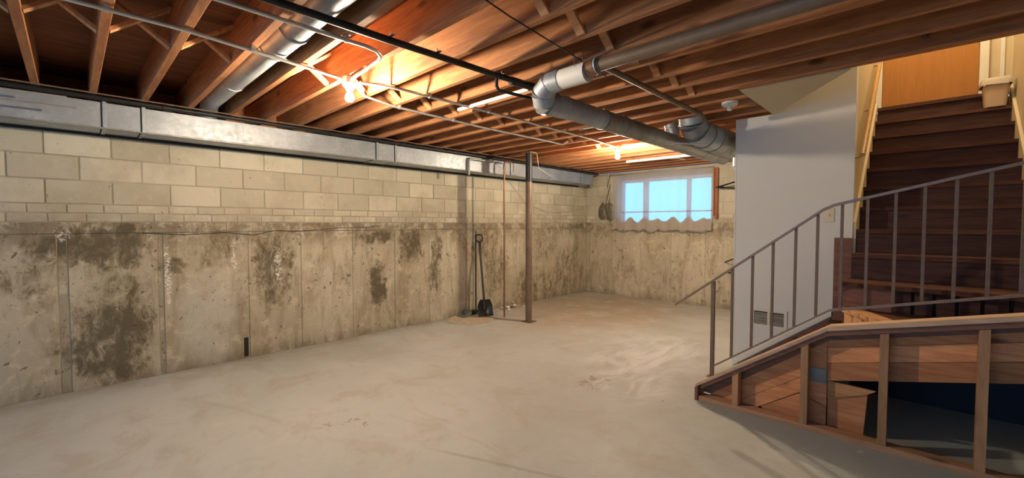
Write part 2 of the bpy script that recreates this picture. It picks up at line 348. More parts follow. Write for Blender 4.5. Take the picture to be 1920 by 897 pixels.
class MB:
    def __init__(s): s.b = bmesh.new(); s.smooth = False
    def box(s, x0, x1, y0, y1, z0, z1, bev=0.0):
        vs = [s.b.verts.new((x, y, z)) for x in (x0, x1) for y in (y0, y1) for z in (z0, z1)]
        fs = [(0, 1, 3, 2), (4, 6, 7, 5), (0, 4, 5, 1), (2, 3, 7, 6), (0, 2, 6, 4), (1, 5, 7, 3)]
        F = [s.b.faces.new([vs[i] for i in f]) for f in fs]
        if bev > 0:
            es = list({e for f in F for e in f.edges})
            bmesh.ops.bevel(s.b, geom=es, offset=bev, segments=1, affect='EDGES')
        return s
    def prism(s, pts, a0, a1, axis=2):
        """extrude a polygon (2D points on the two other axes) from a0 to a1 along axis"""
        def P(p, a):
            if axis == 2: return (p[0], p[1], a)
            if axis == 1: return (p[0], a, p[1])
            return (a, p[0], p[1])
        A = [s.b.verts.new(P(p, a0)) for p in pts]; B = [s.b.verts.new(P(p, a1)) for p in pts]
        n = len(pts)
        s.b.faces.new(A); s.b.faces.new(B[::-1])
        for i in range(n): s.b.faces.new((A[i], B[i], B[(i + 1) % n], A[(i + 1) % n]))
        return s
    def bar(s, p, q, w, h, up=(0, 0, 1)):
        """box beam from p to q, w wide and h deep"""
        p, q = Vector(p), Vector(q); d = (q - p).normalized(); up = Vector(up)
        r = d.cross(up).normalized() if abs(d.dot(up)) < 0.999 else Vector((1, 0, 0))
        u = r.cross(d).normalized()
        A = [s.b.verts.new(p + r * a * w / 2 + u * c * h / 2) for a, c in ((-1, -1), (1, -1), (1, 1), (-1, 1))]
        B = [s.b.verts.new(q + r * a * w / 2 + u * c * h / 2) for a, c in ((-1, -1), (1, -1), (1, 1), (-1, 1))]
        s.b.faces.new(A); s.b.faces.new(B[::-1])
        for i in range(4): s.b.faces.new((A[i], B[i], B[(i + 1) % 4], A[(i + 1) % 4]))
        return s
    def tube(s, pts, r, n=10, caps=True):
        pts = [Vector(p) for p in pts]; R = r if isinstance(r, (list, tuple)) else [r] * len(pts)
        s.smooth = True
        rings = []; prev = None
        for i, p in enumerate(pts):
            if i == 0: d = pts[1] - p
            elif i == len(pts) - 1: d = p - pts[i - 1]
            else: d = (pts[i + 1] - p).normalized() + (p - pts[i - 1]).normalized()
            if d.length < 1e-9: d = pts[-1] - pts[0]
            d.normalize()
            if prev is None:
                a = Vector((0, 0, 1)) if abs(d.z) < 0.9 else Vector((1, 0, 0))
                u = d.cross(a).normalized()
            else:
                u = prev - d * prev.dot(d)
                u.normalize()
            prev = u; w = d.cross(u)
            rings.append([s.b.verts.new(p + (u * math.cos(2 * math.pi * k / n) + w * math.sin(2 * math.pi * k / n)) * R[i]) for k in range(n)])
        for a, b in zip(rings, rings[1:]):
            for k in range(n): s.b.faces.new((a[k], a[(k + 1) % n], b[(k + 1) % n], b[k]))
        if caps: s.b.faces.new(rings[0][::-1]); s.b.faces.new(rings[-1])
        return s
    def lathe(s, c, prof, n=20, axis='z'):
        s.smooth = True
        c = Vector(c); rings = []
        for r, z in prof:
            ring = []
            for k in range(n):
                a = 2 * math.pi * k / n
                o = Vector((r * math.cos(a), r * math.sin(a), z))
                if axis == 'x': o = Vector((z, o.x, o.y))
                if axis == 'y': o = Vector((o.x, z, o.y))
                ring.append(s.b.verts.new(c + o))
            rings.append(ring)
        for a, b in zip(rings, rings[1:]):
            for k in range(n): s.b.faces.new((a[k], a[(k + 1) % n], b[(k + 1) % n], b[k]))
        if prof[0][0] > 1e-4: s.b.faces.new(rings[0][::-1])
        if prof[-1][0] > 1e-4: s.b.faces.new(rings[-1])
        return s
    def build(s, name, mat, parent=None, label=None, at=None):
        org = Vector(at) if at is not None else (origin_of(parent) if parent else Vector((0, 0, 0)))
        bmesh.ops.remove_doubles(s.b, verts=s.b.verts, dist=1e-6)
        bmesh.ops.recalc_face_normals(s.b, faces=s.b.faces)
        me = bpy.data.meshes.new(name)
        for v in s.b.verts: v.co -= org
        s.b.to_mesh(me); s.b.free()
        if s.smooth:
            for p in me.polygons: p.use_smooth = True
            try: me.set_sharp_from_angle(angle=math.radians(40))
            except Exception: pass
        me.materials.append(mat)
        o = bpy.data.objects.new(name, me); COL.objects.link(o)
        if parent is not None:
            o.parent = parent; o.location = org - origin_of(parent)
        else: o.location = org
        if label: o['label'] = label
        return o

def tag(o, label, cat, group=None, kind=None):
    o['label'] = label; o['category'] = cat
    if group: o['group'] = group
    if kind: o['kind'] = kind
    return o
def struct(o, label=None):
    o['kind'] = 'structure'
    if label: o['label'] = label
    return o
def thing(name, loc, label, cat, group=None):
    e = bpy.data.objects.new(name, None); COL.objects.link(e); e.location = loc; e.empty_display_size = 0.1
    return tag(e, label, cat, group)
def inst(me, name, parent, loc, scale=(1, 1, 1), rot=(0, 0, 0)):
    o = bpy.data.objects.new(name, me); COL.objects.link(o); o.parent = parent
    o.location = Vector(loc) - origin_of(parent); o.scale = scale; o.rotation_euler = rot
    return o
def copy_tree(o, parent=None):
    c = o.copy(); COL.objects.link(c)
    if parent is not None: c.parent = parent
    for ch in list(o.children): copy_tree(ch, c)
    return c

# ------------------------------------------------------------------ room measures
XL, YB, ZJ = -5.13, 7.55, 2.44          # left wall, back wall, underside of joists
XR, YR = 3.2, -4.0
XS0, XS1 = -0.44, 0.57                  # stairwell sides
YP = 4.575                              # face of the grey partition
YH = 3.49                               # header before the stairwell
ZUP = 2.70                              # upstairs floor

# floor
f = MB(); f.box(XL - 0.3, XR + 0.2, YR - 0.2, YB + 0.3, -0.12, 0.0)
struct(f.build('floor', M['floor']), 'grey concrete floor with worn blue grey paint before the stairs')

# ------------------------------------------------------------------ left and back walls: poured concrete, two brick courses, blocks
ub = MB(); ub.box(-0.5, 0.5, -0.5, 0.5, -0.5, 0.5)
es = [e for e in ub.b.edges]
bmesh.ops.bevel(ub.b, geom=es, offset=0.02, segments=1, affect='EDGES')
unit = bpy.data.meshes.new('block'); ub.b.to_mesh(unit); ub.b.free(); unit.materials.append(M['block'])

def wallunits(parent, along, a0, a1, face, name, z0, h, L, off, hole=None, gap=0.010, clip=None):
    """one course of masonry units; along 'y' (left wall) or 'x' (back wall)"""
    a = a0 - off
    while a < a1:
        s, e = max(a, a0), min(a + L, a1)
        segs = [(s, e)]
        if hole and z0 + h > hole[2] + 0.01 and z0 < hole[3] - 0.01:
            segs = []
            if s < hole[0]: segs.append((s, min(e, hole[0])))
            if e > hole[1]: segs.append((max(s, hole[1]), e))
        for (s2, e2) in segs:
            if e2 - s2 < 0.04: continue
            w = e2 - s2 - gap; hh = h - gap
            c = (s2 + e2) / 2; d = 0.06; pr = random.uniform(0.0, 0.005)
            if along == 'y': inst(unit, name, parent, (face - d / 2 + pr, c, z0 + h / 2), (d, w, hh), (0, 0, random.uniform(-.004, .004)))
            else: inst(unit, name, parent, (c, face + d / 2 - pr, z0 + h / 2), (w, d, hh), (0, 0, random.uniform(-.004, .004)))
        a += L

b = MB(); b.box(XL - 0.25, XL - 0.005, YR - 0.2, YB + 0.25, 0, 2.43)
WL = struct(b.build('wall_left', M['mortar']), 'left foundation wall: stained poured concrete below, painted blocks above')
wallunits(WL, 'y', YR, YB, XL, 'brick', 1.435, 0.075, 0.222, 0.13)
wallunits(WL, 'y', YR, YB, XL, 'brick', 1.51, 0.075, 0.222, 0.02)
zc = 1.585
for i in range(4):
    wallunits(WL, 'y', YR, YB, XL, 'block', zc, 0.2, 0.4, (0.143 + 0.2 * (i % 2) + 0.0) % 0.4, gap=0.012); zc += 0.2
# poured panels between form seams
seams = [YR, -3.1, -2.5, -1.9, -1.3, -0.69, -0.09, -0.03, 0.55, 0.59, 1.29, 1.82, 2.43, 3.02, 3.58, 4.15, 4.72, 5.33, 5.95, 6.55, 7.1, YB]
for s0, s1 in zip(seams, seams[1:]):
    thin = s1 - s0 < 0.1
    pr = -0.003 if thin else random.uniform(0.0, 0.006)
    m = MB(); m.box(XL - 0.05, XL + pr, s0 + 0.003, s1 - 0.003, 0.0, 1.335, 0.0025)
    m.build('form_strip' if thin else 'concrete_panel', M['pour_strip'] if thin else M['pour'], WL, at=(XL, (s0 + s1) / 2, 0.6))
for s0, s1 in ((YR, -1.5), (-1.5, 1.1), (1.1, 3.4), (3.4, 5.6), (5.6, YB)):
    m = MB(); m.box(XL - 0.05, XL + 0.007, s0 + 0.002, s1 - 0.002, 1.339, 1.431, 0.003)
    m.build('concrete_panel', M['pour'], WL, at=(XL, (s0 + s1) / 2, 1.4))
# the wandering crack
cp = [(0.45, 1.335), (0.75, 1.315), (1.1, 1.33), (1.35, 1.30), (1.55, 1.35), (1.75, 1.335), (2.0, 1.35), (2.3, 1.372), (2.6, 1.375), (2.85, 1.395)]
m = MB(); m.tube([(XL + 0.0065, y, z) for y, z in cp], 0.0032, 5); m.build('crack', M['dark'], WL, 'thin dark crack')
m = MB(); m.box(XL - 0.01, XL + 0.012, 1.235, 1.275, 0.02, 0.22, 0.003); m.build('seam_recess', M['dark'], WL, 'dark box in place of the recess at the foot of a wall seam')  # raised dark box stands in for a recess in the seam

HX0, HX1, HZ0, HZ1 = -4.36, -2.60, 1.42, 2.28
m = MB()
m.box(XL - 0.2, HX0, YB + 0.005, YB + 0.25, 0, 2.43); m.box(HX1, XR, YB + 0.005, YB + 0.25, 0, 2.43)
m.box(HX0, HX1, YB + 0.005, YB + 0.25, 0, HZ0); m.box(HX0, HX1, YB + 0.005, YB + 0.25, HZ1, 2.43)
WB = struct(m.build('wall_back', M['mortar']), 'back foundation wall with the small curtained window')
hole = (HX0, HX1, HZ0, HZ1)
wallunits(WB, 'x', XL, -0.6, YB, 'brick', 1.435, 0.075, 0.222, 0.1, hole)
wallunits(WB, 'x', XL, -0.6, YB, 'brick', 1.51, 0.075, 0.222, 0.02, hole)
zc = 1.585
for i in range(4):
    wallunits(WB, 'x', XL, -0.6, YB, 'block', zc, 0.2, 0.4, 0.1 + 0.2 * (i % 2), hole, gap=0.006); zc += 0.2
xs = [XL, -4.5, -3.9, -3.3, -2.7, -2.1, -1.5, -0.6]
for s0, s1 in zip(xs, xs[1:]):
    m = MB(); m.box(s0 + 0.002, s1 - 0.002, YB - random.uniform(0, 0.005), YB + 0.05, 0, 1.431, 0.0025)
    m.build('concrete_panel', M['pour2'], WB, at=((s0 + s1) / 2, YB, 0.7))

# window at the far wall
m = MB()
y0, y1 = YB + 0.09, YB + 0.14
m.box(HX0, HX1, y0, y1, HZ0, HZ0 + 0.03); m.box(HX0, HX1, y0, y1, 1.635, 1.66); m.box(HX0, HX1, y0, y1, HZ1 - 0.06, HZ1)
m.box(HX0, HX0 + 0.06, y0, y1, HZ0 + 0.03, HZ1 - 0.06); m.box(HX1 - 0.05, HX1, y0, y1, HZ0 + 0.03, HZ1 - 0.06)
m.box(-3.90, -3.80, y0, y1, HZ0 + 0.03, HZ1 - 0.06); m.box(-3.07, -3.0, y0, y1, HZ0 + 0.03, HZ1 - 0.06)
WN = struct(m.build('window_1', M['white']), 'small three light basement window behind a sheer curtain')
for a, c in ((HX0 + 0.06, -3.90), (-3.80, -3.07), (-3.0, HX1 - 0.05)):
    m = MB(); m.box(a, c, y0 + 0.02, y0 + 0.026, HZ0 + 0.03, HZ1 - 0.06); m.build('pane', M['glass'], WN)
m = MB(); m.box(HX0, HX1, YB + 0.0, YB + 0.09, HZ0 - 0.012, HZ0 + 0.004); m.build('sill', M['white'], WN)

# ------------------------------------------------------------------ ceiling: subfloor sheets, joists, bridging
SP = 0.3055; J0 = 0.124; JT = 0.042; JD = 0.235
m = MB(); 
ZS = ZJ + JD
m.box(XL - 0.3, XS0 - 0.62, YR - 0.2, YB + 0.3, ZS + 0.02, ZS + 0.03)
m.box(XS0 - 0.62, XS1 + 0.1, YR - 0.2, YH + 0.09, ZS + 0.02, ZS + 0.03)
m.box(XS0 - 0.62, XS0 - 0.12, YP, YB + 0.3, ZS + 0.02, ZS + 0.03)
m.box(XS0 - 0.12, XS1 + 0.1, 6.6, YB + 0.3, ZS + 0.02, ZS + 0.03)
m.box(XS1 + 0.1, XR + 0.2, YR - 0.2, YB + 0.3, ZS + 0.02, ZS + 0.03)
CE = struct(m.build('ceiling', M['subfloor']), 'open basement ceiling of bare floor joists')
x = XL - 0.3
while x < XR:
    x2 = min(x + 1.2, XR + 0.1); y = YR
    while y < YB:
        y2 = min(y + 2.4, YB + 0.28)
        # leave the stairwell open
        cuts = [(x, x2, y, y2)]
        if x2 > XS0 - 0.6 and x < XS1 and y2 > YH + 0.08:
            cuts = []
            if y < YH + 0.08: cuts.append((x, x2, y, YH + 0.08))
            if x < XS0 - 0.62: cuts.append((x, XS0 - 0.62, max(y, YH + 0.08), y2))
            if x2 > XS1 + 0.1: cuts.append((XS1 + 0.1, x2, max(y, YH + 0.08), y2))
        for c in cuts:
            if c[1] - c[0] > 0.02 and c[3] - c[2] > 0.02:
                m = MB(); m.box(c[0] + 0.001, c[1] - 0.001, c[2] + 0.001, c[3] - 0.001, ZS, ZS + 0.018)
                m.build('subfloor_sheet', M['subfloor'], CE, at=((c[0] + c[1]) / 2, (c[2] + c[3]) / 2, ZS))
        y = y2
    x = x2
jm = {}
def joist_mesh(L):
    k = round(L, 2)
    if k not in jm:
        b = MB(); b.box(-L / 2, L / 2, -JT / 2, JT / 2, -JD / 2, JD / 2, 0.002)
        me = bpy.data.meshes.new('joist'); b.b.to_mesh(me); b.b.free(); me.materials.append(M['joist']); jm[k] = me
    return jm[k]
k = -13
ys = []
while True:
    y = J0 + SP * k; k += 1
    if y + JT > YB: break
    if y < YR: continue
    ys.append(y)
    spans = [(XL - 0.2, XR)]
    if y > YH + 0.02:
        spans = [(XL - 0.2, -1.05), (XS1 + 0.1, XR)] if y < YP + 0.02 else [(XL - 0.2, XS0 - 0.13), (XS1 + 0.1, XR)]
    if abs(y - YH) < 0.02: spans = [(XL - 0.2, XR)]
    for a, c in spans:
        inst(joist_mesh(c - a), 'joist', CE, ((a + c) / 2, y + JT / 2, ZJ + JD / 2))
# doubled header at the stairwell
m = MB(); m.box(-1.05, XS1 + 0.1, YH + JT + 0.001, YH + 2 * JT, ZJ, ZS, 0.002); m.build('header', M['joist'], CE)
# rim boards and sill plates on the walls
m = MB(); m.box(XL - 0.24, XL - 0.2, YR, YB + 0.2, ZJ, ZS); m.build('rim_board', M['joist'], CE)
m = MB(); m.box(XL - 0.2, XR + 0.1, YB + 0.03, YB + 0.07, ZJ, ZS); m.build('rim_board', M['joist'], CE)
# cross bridging, three rows
br = {}
def bridge(xc, ya, yb, flip):
    """a pair of diagonal struts in the bay between ya and yb"""
    for s in (0, 1):
        b = MB()
        z0, z1 = ZJ + 0.012, ZS - 0.02
        xo = xc + (0.028 if s else -0.028)
        p = (xo, ya, z0 if s else z1); q = (xo, yb, z1 if s else z0)
        b.bar(p, q, 0.05, 0.018, (0, 0, 1))
        b.build('bridging_strut', M['bridging'], CE, at=(xc, (ya + yb) / 2, ZJ + JD / 2))
for ya, yb in zip(ys, ys[1:]):
    if ya > -1.0 and yb < 5.2 and not 0.7 < ya < 0.8: bridge(-3.18, ya + JT, yb, 0)
    if -0.5 < ya < 3.4 and not 0.7 < ya < 0.8: bridge(-1.34, ya + JT, yb, 0)

# ------------------------------------------------------------------ other walls
m = MB(); m.box(XR, XR + 0.12, YR - 0.2, YB + 0.25, 0, 2.43); struct(m.build('wall_right', M['lath']))
m = MB()
m.box(XL - 0.2, -3.5, YR - 0.12, YR, 0, 2.43); m.box(0.7, XR, YR - 0.12, YR, 0, 2.43)
m.box(-3.5, 0.7, YR - 0.12, YR, 0, 0.75); m.box(-3.5, 0.7, YR - 0.12, YR, 2.32, 2.43)  # opening left for the assumed rear window
struct(m.build('wall_rear', M['lath']))
m = MB()
for x in (-3.5, -2.1, -0.7, 0.64): m.box(x, x + 0.06, YR - 0.09, YR - 0.04, 0.75, 2.32)
m.box(-3.5, 0.7, YR - 0.09, YR - 0.04, 0.75, 0.81); m.box(-3.5, 0.7, YR - 0.09, YR - 0.04, 2.26, 2.32)
struct(m.build('assumed_window_2', M['white']))  # rear window out of view, assumed as the source of the cool daylight
m = MB(); m.box(XS1 + 0.12, XR, YH, YH + 0.1, 0, 2.44); struct(m.build('wall_closet', M['partition']))

# grey partition the lower flight runs along; rises through the stairwell
m = MB()
m.box(-1.355, XS0, YP, YP + 0.12, 0.0, 2.44); m.box(-1.04, XS0, YP, YP + 0.12, 2.44, 4.95)
WP = struct(m.build('wall_partition', M['partition']), 'light grey drywall partition beside the lower stair flight')
m = MB(); m.box(-1.362, -1.352, YP - 0.004, YP + 0.124, 0, 2.44); m.build('corner_bead', M['white'], WP)
m = MB(); m.box(-1.355, -1.305, YP - 0.014, YP - 0.001, 0, 0.085); m.build('baseboard', M['white'], WP)
m = MB(); m.box(-1.355, -1.235, YP + 0.121, YB, 0, 2.43); struct(m.build('wall_closet_side', M['partition']))
# stairwell walls
m = MB(); m.box(XS0 - 0.12, XS0, YP + 0.12, 6.55, 0, 4.95); struct(m.build('wall_stair_left', M['stairwall']), 'warm cream wall left of the upper stair flight')
m = MB(); m.box(XS1, XS1 + 0.12, YH, 6.55, 0, 4.95); struct(m.build('wall_stair_right', M['stairwall']), 'cream wall right of the upper stair flight')
m = MB(); m.box(XS0 - 0.6, XS1 + 0.12, YH - 0.0, YH + 0.085, ZUP + 0.02, 4.95); struct(m.build('wall_stair_front', M['stairwall']))
m = MB(); m.prism([(-1.04, YP), (-0.38, YH + 0.09), (-0.46, YH + 0.09), (-1.04, YP - 0.12)], ZJ + 0.02, 4.95); struct(m.build('wall_stair_angle', M['stairwall']))
m = MB(); m.box(-1.1, XS1 + 0.12, YH, 6.6, 4.95, 5.0); struct(m.build('ceiling_stairwell', M['white']))
m = MB(); m.prism([(-1.04, YH + 0.088), (-0.375, YH + 0.088), (-1.04, YP - 0.002)], ZJ - 0.008, ZJ + 0.008)
t = m.build('ceiling_panel', M['cream'], CE, 'triangular cream drywall panel beside the stairwell'); 
# end wall with the door upstairs
YD = 6.36
m = MB(); m.box(XS0, XS1, YD + 0.03, YD + 0.12, ZUP, 4.95)
struct(m.build('wall_stair_end', M['stairwall']))
m = MB(); m.box(-0.385, 0.345, YD - 0.005, YD + 0.028, 2.722, 4.72, 0.002)
DR = struct(m.build('door_1', M['door']), 'flush orange brown wooden door at the top of the stairs')
m = MB(); m.box(-0.438, -0.387, YD - 0.02, YD + 0.028, 2.715, 4.79); m.build('casing', M['white'], DR)
m = MB(); m.box(0.347, 0.41, YD - 0.02, YD + 0.028, 2.715, 4.79); m.build('casing', M['white'], DR)
m = MB(); m.box(-0.387, 0.347, YD - 0.02, YD + 0.028, 4.725, 4.79); m.build('casing', M['white'], DR)
m = MB(); m.lathe((-0.33, YD - 0.05, 3.68), [(0.0, 0.0), (0.024, 0.005), (0.028, 0.02), (0.012, 0.035), (0.012, 0.045)], 14, 'y'); m.build('knob', M['handrail'], DR, 'brass coloured knob')
m = MB(); m.box(0.485, 0.515, YD + 0.012, YD + 0.029, 2.715, 4.95); struct(m.build('trim_1', M['white']))
# dark blue wall under the upper flight
m = MB(); m.box(XS0 + 0.01, XS1 - 0.002, 4.62, 4.66, 0, 1.0); struct(m.build('wall_under_stairs', M['navy']), 'dark navy wall in the space under the stairs')

# ------------------------------------------------------------------ staircase
R1 = 0.197; R2 = 0.1915
ST = thing('staircase', (0, 4.3, 0), 'dark brown stained wooden winder staircase climbing to the orange door', 'staircase')
TT = 0.032
def tread(poly, z, mat=None, label=None):
    m = MB(); m.prism(poly, z - TT, z)
    xs = [p[0] for p in poly]; ysn = [p[1] for p in poly]
    return m.build('tread', mat or M['tread'], ST, label, at=(sum(xs) / len(xs), sum(ysn) / len(ysn), z))
YF = 3.605      # inner face of front skirt
# lower straight flight climbs to the right
lx = [-1.085, -0.83, -0.575]
for i, x in enumerate(lx):
    z = R1 * (i + 1)
    m = MB(); m.box(x + 0.02, x + 0.038, YF, YP - 0.02, z - R1, z - TT - 0.001); m.build('riser', M['riser'], ST)
    x2 = lx[i + 1] + 0.02 if i < 2 else None
    if x2: tread([(x, YF), (x2, YF), (x2, YP - 0.022), (x, YP - 0.022)], z)
z3 = 3 * R1; z4 = 4 * R1; z5 = 5 * R1; z6 = 6 * R1
tread([(-0.575, YF), (-0.09, YF), (-0.40, 4.04), (-0.44, 4.04), (-0.44, YP - 0.022), (-0.575, YP - 0.022)], z3)
# diagonal winder of raw wood
dg = [(-0.11, YF), (-0.095, YF), (-0.415, 4.055), (-0.43, 4.055)]
m = MB(); m.prism(dg, z3 + 0.001, z4 - TT - 0.001); m.build('riser', M['raw'], ST, 'unstained orange riser of the winder')
tread([(-0.16, YF), (-0.06, YF), (-0.32, 4.048), (-0.437, 4.048), (-0.437, 4.03)], z4, M['raw'], 'unstained orange nosing of the winder')
tread([(-0.058, YF), (XS1 - 0.024, YF), (XS1 - 0.024, 4.048), (-0.318, 4.048)], z4 - 0.002)
# riser under the wide winder: plain board on the left, upright boards on the right
YW = 4.05
m = MB(); m.box(XS0 + 0.002, -0.16, YW, YW + 0.018, z4 + 0.001 - R1 + 0.001, z5 - TT - 0.001); m.build('riser', M['stringer'], ST, 'plain brown riser board')
x = -0.155
while x < XS1 - 0.03:
    w = random.uniform(0.085, 0.105)
    m = MB(); m.box(x, min(x + w, XS1 - 0.024), YW + random.uniform(0, .006), YW + 0.02, z4 + 0.001, z5 - TT - 0.001, 0.002); m.build('riser_board', M['riser'], ST)
    x += w + 0.018
m = MB(); m.box(-0.155, XS1 - 0.024, YW + 0.022, YW + 0.03, z4 + 0.001, z5 - TT - 0.001); m.build('riser', M['dark'], ST)
Y0 = 4.32; RUN = 0.25
tread([(XS0 + 0.002, YW - 0.03), (XS1 - 0.024, YW - 0.12), (XS1 - 0.024, Y0 + 0.024), (XS0 + 0.002, Y0 + 0.024)], z5)
m = MB(); m.box(XS0 + 0.022, XS1 - 0.024, Y0 + 0.025, Y0 + 0.043, z5 + 0.001, z6 - TT - 0.001); m.build('riser', M['riser'], ST)
for j in range(0, 8):
    z = z6 + R2 * j; y = Y0 + RUN * j
    xa = XS0 + 0.022 if y + RUN + 0.03 > YP else XS0 + 0.002
    tread([(xa, y), (XS1 - 0.024, y), (XS1 - 0.024, y + RUN + 0.024), (xa, y + RUN + 0.024)], z)
    m = MB(); m.box(xa, XS1 - 0.024, y + RUN + 0.025, y + RUN + 0.043, z + 0.001, z + R2 - TT - 0.001); m.build('riser', M['riser'], ST)
m = MB(); m.box(XS0 + 0.002, XS1 - 0.002, 6.32, YD - 0.022, z6 + 8 * R2 - TT, z6 + 8 * R2); m.build('top_nosing', M['tread'], ST)
# skirts along the upper flight
def skirt(x0, x1, yb):
    za = z6 + (yb - Y0) / RUN * R2
    m = MB(); m.prism([(yb, za - 0.25), (yb, za + 0.05), (6.33, 2.77), (6.33, 2.45)], x0, x1, 0)
    return m
skirt(XS0 + 0.001, XS0 + 0.021, YP + 0.01).build('skirt_board', M['stairwall'], ST)
skirt(XS1 - 0.023, XS1 - 0.002, Y0 - 0.2).build('skirt_board', M['stairwall'], ST)
# wall side stringer of the lower flight, its top edge painted white
m = MB(); m.prism([(-1.34, 0.0), (-1.10, 0.0), (-0.57, 0.33), (-0.57, 0.605), (-1.34, 0.005)], YP - 0.020, YP - 0.002, 1); m.build('stringer', M['stringer'], ST)
m = MB(); m.prism([(-1.345, 0.018), (-0.565, 0.622), (-0.565, 0.662), (-1.345, 0.058)], YP - 0.030, YP - 0.002, 1); m.build('stringer_trim', M['white'], ST, 'white painted trim strip')
m = MB(); m.box(-0.56, XS0 + 0.0, YP - 0.020, YP - 0.002, 0.33, 1.30); m.build('corner_panel', M['stringer'], ST, 'upright brown panel at the wall corner')
# raking carcase boards on the front (parallel to the flight) behind the studs
def fslab(name, poly, mat, y0=YF - 0.024, y1=YF - 0.004, label=None, par=ST):
    m = MB(); m.prism(poly, y0, y1, 1)
    return m.build(name, mat, par, label, at=(sum(p[0] for p in poly) / len(poly), y0, sum(p[1] for p in poly) / len(poly)))
# cap underside line
def capz(x): return 0.15 + (x + 1.27) * 0.707 if x < -0.45 else 0.73 + (x + 0.45) * 0.238
def front(x0, x1, lo, hi, n=8):
    pts = []
    return pts
c = lambda x: capz(x) - 0.055
fslab('front_plank', [(-1.22, 0.0), (-1.08, 0.0), (-0.462, 0.437), (-0.462, c(-0.462)), (-1.22, c(-1.22))], M['plank'])
fslab('front_plank', [(-1.075, 0.0), (-0.93, 0.0), (-0.462, 0.330), (-0.462, 0.434)], M['plank'])
fslab('front_plank', [(-0.86, 0.045), (-0.80, 0.0), (-0.462, 0.0), (-0.462, 0.155), (-0.62, 0.21)], M['plank'])
fslab('front_plank', [(-0.80, 0.10), (-0.462, 0.335), (-0.462, 0.158), (-0.62, 0.213)], M['plank'], YF - 0.012, YF + 0.006)
L = lambda x, o: capz(x) - o
for o0, o1 in ((0.055, 0.155), (0.158, 0.262), (0.265, 0.385)):
    xr = XS1 - 0.004
    fslab('front_plank', [(-0.459, L(-0.449, o1)), (xr, L(xr, o1) + (0.0)), (xr, L(xr, o0)), (-0.459, L(-0.449, o0))], M['plank'])
fslab('front_panel', [(-0.458, 0.0), (-0.265, 0.0), (-0.245, 0.315), (-0.458, 0.215)], M['plank'], YF + 0.01, YF + 0.03, 'knotty board standing under the winder')
fslab('front_panel', [(-0.245, 0.30), (-0.205, 0.33), (-0.458, 0.34), (-0.458, 0.215)], M['raw'], YF - 0.003, YF + 0.016)  # lighter wood wedge paints the lit patch on the boards
m = MB(); m.box(-0.60, -0.462, YF - 0.034, YF - 0.025, 0.32, 0.42); m.build('scrap_plate', M['galvold'], ST, 'small grey sheet metal scrap nailed to the boards')

# ------------------------------------------------------------------ stud wall under the railing
KW = thing('knee_wall', (-0.35, 3.52, 0), 'bare stud wall under the stair railing, open to the space below', 'stud wall')
m = MB(); m.box(-1.28, XS1 - 0.002, 3.475, 3.565, 0.0, 0.038, 0.002); m.build('bottom_plate', M['plate'], KW)
for x in (-1.01, -0.575, -0.165, 0.25):
    zt = capz(x - 0.02) - 0.058
    m = MB(); m.prism([(x - 0.021, 0.039), (x + 0.021, 0.039), (x + 0.021, capz(x + 0.021) - 0.06), (x - 0.021, zt - 0.002)], 3.478, 3.565, 1); m.build('stud', M['stud'], KW, at=(x, 3.52, 0.3))
# rail under the cap, then the cap
m = MB(); m.prism([(-1.275, 0.045), (-1.215, 0.045), (-0.45, 0.625), (XS1 - 0.004, capz(XS1) - 0.10), (XS1 - 0.004, capz(XS1) - 0.035), (-0.452, 0.694), (-1.275, 0.112)], 3.572, 3.580, 1); m.build('backing_strip', M['stringer'], KW)
m = MB(); m.prism([(-1.262, 0.100), (-0.45, 0.673), (XS1 - 0.004, capz(XS1) - 0.057), (XS1 - 0.004, capz(XS1) - 0.022), (-0.452, 0.708), (-1.262, 0.135)], 3.478, 3.571, 1); m.build('top_plate', M['stringer'], KW)
m = MB(); m.prism([(-1.30, 0.108), (-0.45, 0.709), (-0.45, 0.732), (-1.30, 0.131)], 3.462, 3.60, 1); m.build('cap', M['cap'], KW)
m = MB(); m.prism([(-0.449, 0.709), (XS1 - 0.004, capz(XS1) - 0.021), (XS1 - 0.004, capz(XS1) + 0.004), (-0.449, 0.734)], 3.462, 3.60, 1); m.build('cap', M['cap'], KW)
m = MB(); m.prism([(-1.305, 0.0), (-1.283, 0.0), (-1.283, 0.115), (-1.305, 0.105)], 3.465, 3.60, 1); m.build('end_board', M['stringer'], KW)

# ------------------------------------------------------------------ steel railing
YRL = 3.54
RL = thing('stair_railing', (-0.4, YRL, 0), 'brown steel stair railing with slim square balusters', 'railing')
rt = lambda x: 0.955 + (x + 1.205) * 0.79 if x < -0.49 else (1.515 + (x + 0.49) * 0.30 if x < -0.37 else 1.551 + (x + 0.37) * 0.245)
m = MB(); m.bar((-1.50, YRL, 0.735), (-1.06, YRL, 1.072), 0.036, 0.018); m.b.verts.ensure_lookup_table()
pts = [(-1.50, 0.728), (-0.50, 1.505), (-0.44, 1.535), (-0.37, 1.553), (XS1 - 0.003, 1.555 + 0.94 * 0.245)]
m = MB()
for (a, za), (b2, zb) in zip(pts, pts[1:]): m.prism([(a, za), (b2, zb), (b2, zb + 0.018), (a, za + 0.018)], YRL - 0.019, YRL + 0.019, 1)
m.build('top_rail', M['railtop'], RL)
lo = [(-1.20, 0.27), (-0.45, 0.83), (XS1 - 0.003, 0.83 + 1.015 * 0.238)]
m = MB()
for (a, za), (b2, zb) in zip(lo, lo[1:]): m.prism([(a, za), (b2, zb), (b2, zb + 0.015), (a, za + 0.015)], YRL - 0.012, YRL + 0.012, 1)
m.build('bottom_rail', M['railtop'], RL)
def lz(pt, x):
    for (a, za), (b2, zb) in zip(pt, pt[1:]):
        if a <= x <= b2: return za + (zb - za) * (x - a) / (b2 - a)
    return pt[-1][1]
